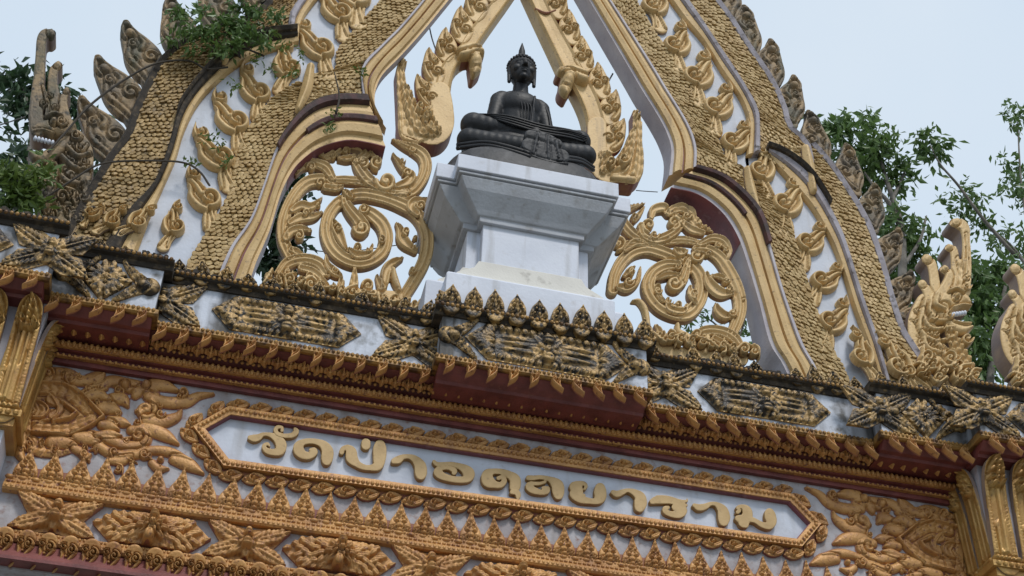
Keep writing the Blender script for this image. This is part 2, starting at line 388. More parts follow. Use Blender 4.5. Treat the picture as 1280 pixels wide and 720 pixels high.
# ================================================================== GATE BEAM
ZB, ZT, ZL, ZLT = 6.975, 7.03, 7.385, 7.43
SEGS = [(-4.8, -3.12, -.30), (-3.13, -2.465, -.12), (-2.475, -.635, 0), (-.645, .765, -.15), (.755, 2.465, 0), (2.455, 3.11, -.12), (3.10, 4.9, -.30)]
beam = thing('gate_beam', 'ornate gilded gate lintel with white plaster, maroon mouldings and carved gold bands across the whole picture', 'gateway', (0, 0, 5.3))
b = MB(); b.box(-3.6, 3.6, 0, .62, 5.35, 7.0)
b.build('wall', [FRIEZE], beam); b = MB()
for k, (x0, x1, dy) in enumerate(SEGS): b.box(x0, x1, -.26+dy, .6-.004*k, ZT-.03+.001*k, ZL+.01+.0005*k)
b.build('upper_wall', [STAINED], beam)
# stepped cornice underside
b = MB()
prof = [(.05, 6.765), (-.035, 6.765), (-.035, 6.80), (-.055, 6.805), (-.055, 6.83), (-.085, 6.835), (-.085, 6.885), (-.07, 6.89), (-.13, 6.93), (-.15, 6.935), (-.25, ZB-.005), (-.25, ZT-.02), (.05, ZT-.02)]
b.prism_x(prof, -3.15, 3.15)
for x0, x1, dy in SEGS:
    if dy:
        e = 6.885 if dy == -.15 else 6.90
        b.prism_x([(-.02, e), (-.155+dy, e), (-.165+dy, e+.02), (-.20+dy, ZB-.05), (-.255+dy, ZB-.004), (-.255+dy, ZT-.022), (-.02, ZT-.022)], x0+.004, x1-.004)
b.build('cornice', [MAROON], beam)
b = MB(); b2 = MB()
b.prism_x([(-.03, 6.842), (-.105, 6.842), (-.118, 6.855), (-.118, 6.872), (-.105, 6.882), (-.03, 6.882)], -3.13, 3.13)
b.prism_x([(-.03, 6.800), (-.062, 6.800), (-.068, 6.806), (-.062, 6.812), (-.03, 6.812)], -3.13, 3.13)
b.build('gold_moulding', [GOLDF], beam)
for x in np.arange(-3.1, 3.1, .036): b2.ball((x, -.118, 6.862), (.0145, .018, .024), 6, 4); b2.ball((x+.018, -.066, 6.806), (.012, .012, .012), 6, 4); b2.ball((x, -.142, 6.912), (.013, .014, .013), 6, 4)
b2.build('bead_row', [GOLDF], beam, True, 'stuff')
# bead band under the painted frieze and lichen-covered ledge above it
b = MB(); b2 = MB(); b3 = MB(); b4 = MB()
for k, (x0, x1, dy) in enumerate(SEGS):
    e = .001*k
    b.prism_x([(-.1, ZB+e*.3), (-.275+dy, ZB+e*.3), (-.29+dy, ZB+.012), (-.29+dy, ZT-.012), (-.275+dy, ZT), (-.1, ZT)], x0-.028, x1+.028)
    for x in np.arange(x0-.02, x1+.02, .031): b2.ball((x, -.288+dy, (ZB+ZT)/2+.008), (.0135, .014, .016), 6, 4)
    b3.prism_x([(-.1, ZL-.03), (-.275+dy, ZL-.03), (-.285+dy, ZL), (-.315+dy, ZL+.008), (-.325+dy, ZL+.02), (-.31+dy, ZLT-.008+e), (.62, ZLT-.004+e), (.62, ZL+.001*k)], x0-.055, x1+.055)
    for x in np.arange(x0-.05, x1+.05, .034): b4.ball((x, -.322+dy, ZL+.028), (.0145, .014, .015), 6, 4)
b.build('bead_band', [BEADO], beam); b2.build('bead_row', [BEADO], beam, True, 'stuff')
b3.build('ledge', [LEDGE], beam); b4.build('ledge_beads', [BEADO], beam, True, 'stuff')
# lichen crumbs and dirt on the ledge
b = MB()
for _ in range(2600):
    x = rng.uniform(-3.6, 3.6)
    if rng.random() < .55: x = rng.choice([rng.uniform(-3.5, -1.6), rng.uniform(1.2, 2.0), rng.uniform(-.9, -.4)])
    dy = next(d for a, c, d in SEGS if a <= x <= c); r = rng.uniform(.006, .022)
    b.ball((x, -.315+dy+rng.uniform(0, .13), ZLT+rng.uniform(-.01, .014)), (r*1.3, r, r*rng.uniform(.6, 1.6)), 5, 3)
b.build('lichen', [LEDGE], beam, kind='stuff')

# hanging petals under the bead band
def pet_strokes():
    return [stroke([(0, .02, .050), (.0, -.02, .046), (-.012, -.06, .026), (-.034, -.10, .014), (-.062, -.150, .004)], .018, 'b'),
      spi(.016, -.010, .034, 100, 1.4, -1, h=.060), spi(-.030, .004, .022, 80, 1.3, 1, h=.050), stroke([(.036, -.03, .010), (.012, -.068, .014), (-.02, -.105, .011), (-.062, -.15, .004)], .050, 'r'), stroke([(-.036, -.03, .010), (-.030, -.06, .012), (-.042, -.11, .005)], .044, 'r'), dot(-.008, -.052, .011, .055)]
PETL = unit('hanging_petal', pet_strokes(), .0042, [GOLDF, SIDE], .012); PETR = unit('hanging_petal', pet_strokes(), .0042, [GOLDF, SIDE], .012, mirror=True)
PETC = unit('hanging_petal', [stroke([(0, .01, .035), (0, -.04, .045), (0, -.09, .026), (0, -.13, .005)], .024, 'b'), spi(-.024, -.03, .024, 0, 1.3, 1, h=.05), spi(.024, -.03, .024, 180, 1.3, -1, h=.05), stroke([(0, -.05, .016), (0, -.12, .004)], .045, 'r')], .0055, [GOLDF, SIDE], .012)
for x0, x1, dy in SEGS:
    n = max(1, round((x1-x0)/.142))
    for i in range(n):
        x = x0+(i+.5)*(x1-x0)/n
        me = PETC if (dy == -.15 and abs(x-.06) < .07) else (PETL if x < 0.06 else PETR)
        inst(me, 'hanging_petal', beam, (x, -.258+dy, ZB-.004), (math.radians(-16), 0, 0), (.64*rng.uniform(.92, 1.06), .85, .74*rng.uniform(.88, 1.08)))
bud = unit('cornice_bud', [stroke([(0, .02, .024), (0, -.025, .024), (.0, -.065, .006)], .026, 'b'), stroke([(0, .01, .010), (0, -.05, .006)], .038, 'r'), dot(-.034, .0, .016, .03), dot(.034, 0, .016, .03), dot(-.026, -.03, .010, .02), dot(.026, -.03, .010, .02)], .006, [GOLDF, SIDE], .01)
V = []; mb = MB(); bv = np.array([v.co[:] for v in bud.vertices]); bf = [tuple(p.vertices) for p in bud.polygons]
for x in np.arange(-3.1, 3.1, .085):
    for (yy, zz) in ((-.166, 6.955),):
        q = bv.copy(); q = q*1.15; ca, sa = math.cos(-.4), math.sin(-.4)
        q = np.stack([q[:, 0], q[:, 1]*ca-q[:, 2]*sa, q[:, 1]*sa+q[:, 2]*ca], 1)+np.array([x, yy, zz]); mb.add(q, bf)
mb.build('bud_row', [GOLDF], beam, kind='stuff')

# relief rosettes ---------------------------------------------------
def petal_field(outline, petals, cell, base=.012):
    """polygon outline [(u,v)] and petal ellipses (cx,cy,la,lb,ang,h0,hh)"""
    o = np.asarray(outline, float); lo = o.min(0)-2*cell; hi = o.max(0)+2*cell
    us = np.arange(lo[0], hi[0]+cell, cell); vs = np.arange(lo[1], hi[1]+cell, cell); X, Y = np.meshgrid(us, vs)
    SD = np.full(X.shape, 1e3); inside = np.zeros(X.shape, bool)
    for a, c in zip(o, np.roll(o, -1, 0)):
        d = c-a; t = np.clip(((X-a[0])*d[0]+(Y-a[1])*d[1])/(d@d), 0, 1); SD = np.minimum(SD, np.hypot(X-a[0]-t*d[0], Y-a[1]-t*d[1]))
        cond = ((a[1] > Y) != (c[1] > Y)); inside ^= cond & (X < (c[0]-a[0])*(Y-a[1])/(c[1]-a[1]+1e-12)+a[0])
    SD = np.where(inside, -SD, SD); H = np.full(X.shape, base)
    for cx, cy, la, lb, an, h0, hh in petals:
        ca, sa = math.cos(an), math.sin(an); A = ((X-cx)*ca+(Y-cy)*sa)/la; B = (-(X-cx)*sa+(Y-cy)*ca)/lb
        r2 = A*A+B*B; m = r2 < 1
        hh_ = h0*np.clip((1-r2)*2.2, .2, 1)+1.4*hh*np.sqrt(np.clip(1-r2, 0, 1))*(1-.35*np.exp(-(B/.16)**2)*(A < .6))
        H = np.where(m, np.maximum(H, hh_), H)
    return us, vs, SD, H
def field_unit(name, fld, mats, back=.01):
    us, vs, SD, H = fld
    return field_mesh(name, us, vs, SD, H, lambda u, v, h: np.stack([u, -h, v], 1), mats, back)
def flower(cx, cy, r, h, n=8, rings=2):
    P = []
    for k in range(rings):
        rr = r*(1-.42*k)
        for i in range(n):
            a = 2*math.pi*(i+.5*k)/n
            P.append((cx+rr*.62*math.cos(a), cy+rr*.62*math.sin(a), rr*.42, rr*.24, a, h*(.45+.3*k), h*.35))
    P.append((cx, cy, r*.22, r*.22, 0, h*.95, h*.35)); return P
def hex_petals(W_, H_, ribs, seed):
    r_ = np.random.default_rng(seed); P = []
    for ring, (f, n, L, B) in enumerate([(.93, 40, .036, .021), (.79, 36, .036, .021), (.65, 30, .036, .022), (.50, 22, .036, .022), (.36, 16, .036, .022)]):
        if ribs and ring > 0: continue
        for i in range(n):
            t = (i+.5*(ring % 2))/n*2*math.pi; c, s = math.cos(t), math.sin(t)
            # point on the hexagon at this angle
            ax, ay = abs(c)/W_, abs(s)/H_
            k = 1/max(ay, ax+ay*.38, 1e-6)
            x, y = k*c*f, k*s*f
            P.append((x*.98+.008*r_.normal(), y*.93+.005*r_.normal(), L*(1+.15*r_.uniform(-1, 1)), B, math.atan2(s*1.6, c)+r_.uniform(-.55, .55), .016+.008*ring, .022))
    return P
HW, HH = .345, .105
hexo = [(-HW, 0), (-HW*.66, HH), (HW*.66, HH), (HW, 0), (HW*.66, -HH), (-HW*.66, -HH)]
hp = hex_petals(HW, HH, False, 3)+flower(0, .0, .10, .125, 8, 3)+[(0, .055, .035, .03, 0, .10, .06), (-.01, -.075, .045, .035, 1.5, .11, .04)]
HEXM = field_unit('hexagon_rosette', petal_field(hexo, hp, .0058), [GOLDF, SIDE])
# star with four arms
def star_fld(a, bb, seed, cell=.006, w0=.068):
    r_ = np.random.default_rng(seed); P = []; o = []
    for sx, sy in ((1, 1), (-1, 1), (-1, -1), (1, -1)):
        an = math.atan2(bb*sy, a*sx); L = math.hypot(a, bb)
        for k in range(8):
            q = .18+.105*k; wd = w0*(1-.55*q)
            for s in (-1, 1):
                P.append((a*sx*q-s*math.sin(an)*wd*.55, bb*sy*q+s*math.cos(an)*wd*.55, .040*(1-.3*q), .021*(1-.3*q), an+s*(.6+.2*r_.uniform(-1, 1)), .03*(1-.5*q), .024*(1+.3*r_.uniform(-1, 1))))
        P.append((a*sx*.55, bb*sy*.55, .16, .012, an, .035, .018)); P.append((a*sx*.93, bb*sy*.93, .04, .014, an, .014, .012))
    for i, (sx, sy) in enumerate(((1, 1), (-1, 1), (-1, -1), (1, -1))):
        tip = np.array([a*sx, bb*sy]); an = math.atan2(sy*bb, sx*a); n = np.array([-math.sin(an), math.cos(an)])
        o += [tuple(tip*.55-n*w0*.97), tuple(tip*1.0), tuple(tip*.55+n*w0*.97)]
        if i in (0, 2): o += [(0, .100*sy)] 
        else: o += [(.118*sx, 0)]
    P += flower(0, 0, .112, .075, 8, 3)+[(0, -.030, .038, .034, 0, .085, .045), (.0, .045, .028, .028, 0, .075, .04)]
    return petal_field(o, P, cell)
STARM = field_unit('star_rosette', star_fld(.25, .115, 5), [GOLDF, SIDE])
zr = 5.70
for k in range(-6, 7):
    me = HEXM if k % 2 == 0 else STARM
    x = .555*k+.01
    if abs(x) > 3.05: continue
    inst(me, 'hexagon_rosette' if k % 2 == 0 else 'star_rosette', beam, (x, -.004, zr+rng.uniform(-.006, .006)), (0, rng.uniform(-.02, .02), 0), (1, 1.0, 1))
# second set, blackened, on the band under the ledge
def dup(me, mats):
    m = me.copy(); m.materials.clear()
    for x in mats: m.materials.append(x)
    return m
def ribbed_hex(W_, H_, seed):
    o = [(-W_, 0), (-W_*.72, H_), (W_*.72, H_), (W_, 0), (W_*.72, -H_), (-W_*.72, -H_)]; P = []
    r_ = np.random.default_rng(seed)
    for z in (-.28, 0.06, .34): P.append((0, H_*z, W_*.62, H_*.17, 0, .03, .022))
    for s in (-1, 1):
        for i in range(15):
            x = W_*(-.66+1.32*i/14); P.append((x, s*H_*.78, H_*.2, W_*.045, math.pi/2+s*.5+r_.uniform(-.2, .2), .022, .03))
        for i in range(5):
            for j in range(3):
                q = -.8+.4*i; P.append((s*W_*(.70+.09*j*(1-abs(q)*.8)), H_*q*(1-.28*j)*.8, W_*.075, H_*.17, s*.2+q*s+r_.uniform(-.3, .3), .025, .034))
    P += flower(0, 0, H_*.95, .075, 8, 3)+[(0, H_*.45, H_*.3, H_*.3, 0, .07, .05), (0, -H_*.5, H_*.34, H_*.3, 0, .08, .04)]
    return petal_field(o, P, .0075)
RHEX = field_unit('ribbed_rosette', ribbed_hex(.49, .138, 2), [OLD, OLD]); RHEXC = field_unit('ribbed_rosette', ribbed_hex(.56, .152, 4), [OLD, OLD])
OSTAR = field_unit('star_rosette', star_fld(.265, .165, 9, .006, .088), [OLD, OLD])
def dia_fld(a, bb):
    P = []
    for i in range(14):
        t = 2*math.pi*i/14; c, s = math.cos(t), math.sin(t); k = 1/(abs(c)/a+abs(s)/bb)
        for f in (.85, .55): P.append((k*c*f, k*s*f, .04, .024, t, .03+.02*(1-f), .025))
    return petal_field([(-a, 0), (0, bb), (a, 0), (0, -bb)], P+flower(0, 0, .06, .075, 6, 2), .0075)
ODIA = field_unit('diamond_rosette', dia_fld(.165, .172), [OLD, OLD])
zm = (ZT+ZL)/2-.005
def band_y(x): return -.264+next(d for a, c, d in SEGS if a <= x <= c)
for me, nm, x, sc in [(RHEX, 'ribbed_rosette', -1.64, 1), (RHEX, 'ribbed_rosette', 1.66, 1), (RHEXC, 'ribbed_rosette', .07, 1.0),
                  (OSTAR, 'star_rosette', -.80, 1), (OSTAR, 'star_rosette', .93, 1), (OSTAR, 'star_rosette', -2.44, 1), (OSTAR, 'star_rosette', 2.45, 1),
                  (ODIA, 'diamond_rosette', -2.80, 1), (ODIA, 'diamond_rosette', 2.78, 1), (RHEX, 'ribbed_rosette', -3.85, 1), (RHEX, 'ribbed_rosette', 3.80, 1),
                  (OSTAR, 'star_rosette', -3.14, 1), (OSTAR, 'star_rosette', 3.13, 1)]:
    y = band_y(x)
    if me is OSTAR and abs(x) > .9: y = min(band_y(x-.02), band_y(x+.02))
    inst(me, nm, beam, (x, y, zm), (0, rng.uniform(-.02, .02), 0), (sc, .52, sc))
# leaf corners that frame the central block and the breaks of the band
cor = unit('corner_leaf', [stroke([(0, 0, .035), (.05, .03, .03), (.10, .075, .02), (.15, .13, .006)], .05, 'g', 4), stroke([(0, 0, .035), (.05, -.03, .03), (.10, -.075, .02), (.15, -.13, .006)], .05, 'g', 4), dot(0, 0, .05, .06), dot(.03, 0, .03, .07)], .0075, [OLD, OLD], .01)
corm = unit('corner_leaf', [stroke([(0, 0, .035), (.05, .03, .03), (.10, .075, .02), (.15, .13, .006)], .05, 'g', 4), stroke([(0, 0, .035), (.05, -.03, .03), (.10, -.075, .02), (.15, -.13, .006)], .05, 'g', 4), dot(0, 0, .05, .06), dot(.03, 0, .03, .07)], .0075, [OLD, OLD], .01, mirror=True)
for x, mm, y in [(-.60, cor, -.414), (.72, corm, -.414), (-3.06, cor, -.385), (3.05, corm, -.385), (-2.53, corm, -.385), (2.52, cor, -.385)]:
    inst(mm, 'corner_leaf', beam, (x, y, zm), (0, 0, 0), (1.35, .7, 1.35))
# antefix petals along the ledge
ant = unit('antefix_petal', [stroke([(0, 0, .062), (0, .05, .060), (0, .095, .034), (0, .135, .010), (0, .150, .004)], .02, 'b'),
     stroke([(0, .02, .022), (0, .07, .020), (0, .12, .008)], .04, 'v', 3), spi(-.034, .032, .024, 200, 1.1, 1, h=.036), spi(.034, .032, .024, -20, 1.1, -1, h=.036), dot(-.022, .075, .013, .036), dot(.022, .075, .013, .036)], .006, [OLD, OLD], .03)
for i in range(10):
    x = -.60+i*.150
    inst(ant, 'antefix_petal', beam, (x, -.452, ZLT-.008), (0, rng.uniform(-.05, .05), 0), (1.0, 1, rng.uniform(1.12, 1.3)))
for x in np.concatenate([np.arange(-2.38, -.7, .15), np.arange(.86, 2.4, .15)]):
    if rng.random() < .28 and abs(x) > 1.0: continue
    inst(ant, 'antefix_petal', beam, (x, -.285, ZLT-.012), (0, rng.uniform(-.15, .15), 0), (.85, 1, rng.uniform(.6, 1.1)))
for x in np.concatenate([np.arange(-3.05, -2.5, .16), np.arange(2.52, 3.1, .16)]):
    if rng.random() < .35: continue
    inst(ant, 'antefix_petal', beam, (x, -.385, ZLT-.012), (0, rng.uniform(-.15, .15), 0), (.75, 1, rng.uniform(.4, .85)))
inst(ant, 'antefix_petal', beam, (-.665, -.40, ZLT-.006), (0, 0, math.radians(-70)), (.9, 1, 1))
# lower mouldings of the frieze and the crest of tall petals standing on them
b = MB(); b2 = MB()
b.prism_x([(.02, 5.822), (-.045, 5.822), (-.058, 5.834), (-.058, 5.858), (-.045, 5.870), (-.036, 5.874), (-.036, 5.894), (-.028, 5.90), (-.028, 5.935), (.02, 5.935)], -3.1, 3.1)
b.prism_x([(.02, 5.50), (-.04, 5.50), (-.055, 5.515), (-.055, 5.54), (-.04, 5.553), (-.032, 5.556), (-.032, 5.578), (.02, 5.578)], -3.1, 3.1)
b.build('frieze_moulding', [GOLDF], beam)
for x in np.arange(-3.08, 3.08, .03):
    b2.ball((x, -.038, 5.884), (.012, .010, .010), 6, 4); b2.ball((x, -.056, 5.846), (.013, .008, .012), 6, 4)
    b2.ball((x, -.034, 5.567), (.012, .010, .011), 6, 4); b2.ball((x, -.054, 5.528), (.013, .008, .012), 6, 4)
for x in np.arange(-3.08, 3.08, .075):
    b2.ball((x, -.030, 5.917), (.030, .016, .014), 7, 4); b2.ball((x+.037, -.030, 5.922), (.010, .014, .012), 5, 4)
b2.build('bead_row', [GOLDF], beam, True, 'stuff')
b = MB(); b.prism_x([(.02, 5.36), (-.10, 5.36), (-.10, 5.38), (-.03, 5.498), (.02, 5.498)], -3.1, 3.1); b.build('lower_cove', [MAROON], beam)
for x in np.arange(-3.0, 3.05, .12): inst(PETL if x < 0 else PETR, 'hanging_petal', beam, (x, -.06, 5.495), (math.radians(20), 0, 0), 1.0)
b = MB(); b.box(-3.05, 3.05, -.010, .01, 5.936, 6.005); b.build('crest_ground', [SIDE], beam)
crest = unit('crest_petal', [stroke([(0, 0, .066), (0, .05, .062), (0, .10, .040), (0, .155, .020), (0, .215, .004)], .020, 'b'), spi(-.044, .026, .022, 180, 1.2, 1, h=.032), spi(.044, .026, .022, 0, 1.2, -1, h=.032),
     stroke([(0, .03, .02), (0, .10, .020), (0, .17, .010), (0, .20, .004)], .036, 'v', 5), spi(-.028, .030, .022, 200, 1.1, 1, h=.034), spi(.028, .030, .022, -20, 1.1, -1, h=.034),
     dot(-.022, .082, .014, .034), dot(.022, .082, .014, .034), dot(-.015, .122, .011, .03), dot(.015, .122, .011, .03), dot(0, .012, .018, .04)], .0055, [GOLDF, SIDE], .012)
for i in range(41):
    x = -3.0+i*.15
    inst(crest, 'crest_petal', beam, (x, -.014, 5.928), (0, rng.uniform(-.05, .05), 0), (1.10*rng.uniform(.95, 1.04), rng.uniform(.85, 1.15), rng.uniform(.92, 1.04)))

# corner scrollwork of the frieze, traced on the left and cast again mirrored on the right
def K(P, ox=0, oy=440, s=3.79, sw=None):
    P = np.asarray(P, float); Q = P.copy(); Q[:, 0] = P[:, 0]/s+ox; Q[:, 1] = P[:, 1]/s+oy; Q[:, 2] = P[:, 2]/s*1.12+.3; return Q
def ks(P, h=.03, k='g', ser=0): return (cr(K(P), 8), .012+h*.46, {'g': 'r', 'l': 'r'}.get(k, k) if not ser else k, ser)
def ksp(x, y, r, a0=0, turns=1.4, d=1, h=.040): return spi(x/3.79, 440+y/3.79, r/3.79*1.12, a0, turns, d, w=r/3.79*.26, h=min(h, .037))
SCR = [
 ([ (np.array(K([(120,150,7),(300,160,7)])), .050,'r',0), (np.array(K([(300,160,7),(390,210,7),(490,315,7),(420,362,7),(320,402,7)])), .050,'r',0), (np.array(K([(320,402,7),(130,388,7)])), .050,'r',0),
    ks([(180,200,6),(235,210,6),(275,280,6),(240,325,6),(140,345,6)],.050,'r'), ks([(140,235,6),(195,245,6),(228,280,6),(200,315,6),(140,315,6)],.050,'r'),
    (np.array(K([(290,245,7),(362,296,7),(330,322,7),(250,338,7)])), .048,'r',0),
    ks([(190,180,24),(300,190,24),(370,240,22),(440,312,16)],.03,'l',7), ks([(440,318,16),(380,345,22),(300,372,24),(150,365,24)],.03,'l',7),
    ks([(130,280,40),(190,280,36)],.025,'l',3), ks([(130,170,20),(120,390,20)],.02,'b'), ks([(240,230,20),(290,270,10),(250,310,18)],.022,'b')], 'diamond_knot'),
 ([ks([(400,205,22),(460,165,24),(530,140,22),(600,150,20),(690,170,18),(740,205,14)]), ks([(600,185,12),(690,195,13),(722,245,14),(690,290,16),(650,285,10)],.045), ksp(690,282,56,-60,1.5,1),
   ks([(640,210,16),(700,165,24),(770,160,26),(840,188,8)],.04,'l'), ks([(700,215,20),(790,242,24),(880,240,24),(940,212,16),(1010,205,5)],.042), ksp(865,198,28,90,1.3,-1),
   ks([(690,330,22),(760,335,26),(830,315,20),(858,285,5)],.038), ksp(760,300,26,0,1.2,1), ks([(500,235,24),(575,225,26),(605,262,6)],.045,'l'), ks([(420,215,20),(470,205,22),(520,235,6)],.045,'l'),
   ks([(480,270,24),(530,275,26),(572,292,5)],.05,'l'), ks([(520,325,16),(570,335,22),(615,352,5)],.042,'l'), ks([(480,350,18),(520,355,22),(562,376,5)],.048,'l'), dot(690/3.79,440+160/3.79,20/3.79,.05),
   ks([(420,130,20),(460,125,26),(492,108,6)],.03,'l'), dot(590/3.79,440+160/3.79,22/3.79,.05)], 'leaf_scroll'),
 ([ks([(430,400,24),(520,420,24),(600,452,24),(680,440,22),(700,395,16),(660,375,12)],.045), ksp(655,402,46,60,1.5,-1), ks([(620,375,18),(700,368,28),(780,398,26),(842,440,6)],.04,'l'),
   ks([(440,430,20),(530,485,20),(640,492,18),(720,470,18),(810,480,20),(905,518,6)],.04), ksp(682,492,26,0,1.3,1), ks([(720,530,16),(750,555,18),(795,558,5)],.03,'l'), ks([(820,515,18),(890,535,28),(960,580,6)],.035,'l'),
   ksp(540,482,24,120,1.2,1), ks([(360,410,22),(410,415,30),(465,425,8)],.05,'l'), ks([(460,400,14),(520,395,20),(575,405,5)],.05,'l'), dot(760/3.79,440+515/3.79,16/3.79,.04), ks([(520,520,14),(580,520,18),(620,500,6)],.03,'l')], 'leaf_scroll'),
 ([ks([(110,420,34),(180,455,36),(260,465,32),(340,455,20)],.035,'l',6), ks([(240,430,26),(300,432,28),(360,445,8)],.045,'l'), ksp(400,492,30,0,1.4,1), ks([(350,460,16),(395,485,20),(420,520,6)],.03,'l'),
   ks([(160,120,30),(250,110,30),(330,120,30),(400,150,14)],.03,'l',5), ksp(330,128,34,0,1.4,1), ksp(230,105,28,0,1.4,-1), ks([(350,140,20),(420,140,20),(480,115,6)],.035,'l'), ks([(100,400,28),(90,470,24),(110,520,10)],.04,'l')], 'leaf_border'), (curls([(0+a/3.79, 440+b_/3.79) for a, b_ in [(130,220),(150,300),(120,350),(140,440),(200,440),(260,470),(330,440),(400,460),(450,470),(560,560),(420,180),(480,180),(560,190),(380,130),(450,130),(300,110),(200,110),(620,520),(700,500),(100,470),(100,250),(560,300),(530,350),(460,250),(650,340),(760,260),(600,430),(850,220)]], 5.0, .033, 15), 'small_curl')]
for mx in (None, 0.0):
    for n_, (st, nm) in enumerate(SCR):
        carve_px('scroll_ground', [(np.column_stack([a_[0][:, :2], a_[0][:, 2]*1.0+.7]), .004+.0006*n_, 'f', 0) for a_ in st], 0.0, [SIDE, SIDE], beam, cell=1.1, back=.004, backface=False, mirror_x=mx)
        if nm == 'diamond_knot': st = [(cr(K([(120,200,52),(300,208,56),(390,280,44),(440,315,14)]), 6), .012, 'f', 0), (cr(K([(120,340,48),(300,335,56),(390,325,26)]), 6), .012, 'f', 0)] + st
        carve_px(nm, st, 0.0, [GOLDF, SIDE], beam, cell=.75, back=.004+.002*n_, backface=False, noise=.02, mirror_x=mx)

# ================================================================== NAME BOARD
board = thing('name_board', 'long white six-sided name board with raised gold Thai letters in a carved gold frame', 'sign', tuple(at(632, 600, 0)))
HEXP = np.array([xz([p])[0] for p in [(288, 525), (258, 542), (286, 578), (992, 677), (1008, 658), (983, 632)]])
def offs(P, d):
    n = len(P); out = []
    for i in range(n):
        a, c, e = P[i-1], P[i], P[(i+1) % n]
        d1 = (c-a)/np.linalg.norm(c-a); d2 = (e-c)/np.linalg.norm(e-c); n1 = np.array([d1[1], -d1[0]]); n2 = np.array([d2[1], -d2[0]])
        bis = n1+n2; bis /= np.linalg.norm(bis); out.append(c+bis*d/max(.35, bis@n1))
    return np.array(out)
if np.cross(HEXP[1]-HEXP[0], HEXP[2]-HEXP[1]) < 0: sgn = -1
else: sgn = 1
def ringmesh(lo, hi, y0, y1, nm, m, yi=None):
    A, B = offs(HEXP, lo*sgn), offs(HEXP, hi*sgn); V = []; F = []
    n = 6; yi = y1 if yi is None else yi
    for P, y in ((A, y0), (A, yi), (B, y1), (B, y0)): V += [(p[0], y, p[1]) for p in P]
    for k in range(4):
        for i in range(n): F.append((k*n+i, k*n+(i+1) % n, ((k+1) % 4)*n+(i+1) % n, ((k+1) % 4)*n+i))
    bm = bmesh.new(); vs = [bm.verts.new(np.array(v)-np.array(W(board))) for v in V]
    for f in F: bm.faces.new([vs[i] for i in f])
    bmesh.ops.recalc_face_normals(bm, faces=bm.faces); me = bpy.data.meshes.new(nm); bm.to_mesh(me); bm.free(); me.materials.append(m)
    return inst(me, nm, board, W(board))
A = offs(HEXP, .004*sgn); mb = MB(); mb.add([(p[0], -.006, p[1]) for p in A]+[(p[0], .0, p[1]) for p in A], [tuple(range(6)), tuple(range(6, 12))[::-1]]+[(i, i+6, (i+1) % 6+6, (i+1) % 6) for i in range(6)])
mb.build('panel', [PANEL], board)
ringmesh(.002, .010, 0, -.046, 'frame_lip', MAROONP, -.042); FR = ringmesh(.008, .062, 0, -.062, 'frame_rail', GOLDF, -.056)
ringmesh(.060, .092, 0, -.012, 'frame_ground', SIDE, -.012)
def along(P, step):
    out = []
    for a, c in zip(P, np.roll(P, -1, 0)):
        L = np.linalg.norm(c-a); n = max(2, round(L/step)); an = math.atan2(c[1]-a[1], c[0]-a[0])
        for i in range(n): out.append((a+(c-a)*(i+.5)/n, an))
    return out
mb = MB()
for p, an in along(offs(HEXP, .041*sgn), .030): mb.ball((p[0], -.060, p[1]), (.0145, .014, .0155), 6, 4)
mb.build('bead_row', [GOLDF], board, True, 'stuff')
ff = unit('frame_flower', [stroke([(-.062, -.012, .010), (-.02, -.006, .036), (.02, .002, .034), (.066, .022, .006)], .016, 'b'), spi(-.006, 0, .034, 30, 1.5, 1, h=.036), stroke([(.015, -.022, .014), (.045, -.006, .016), (.072, .020, .005)], .03, 'l'),
     stroke([(-.01, .03, .010), (.03, .026, .014), (.062, .022, .004)], .03, 'l'), dot(-.052, -.010, .014, .03), dot(0, .002, .010, .05)], .0055, [GOLDF, SIDE], .012)
for p, an in along(offs(HEXP, .106*sgn), .142):
    inst(ff, 'frame_flower', FR, (p[0], -.014, p[1]), (0, -an if abs(an) < 1.2 else -(an-math.pi), 0), (1, 1, 1))
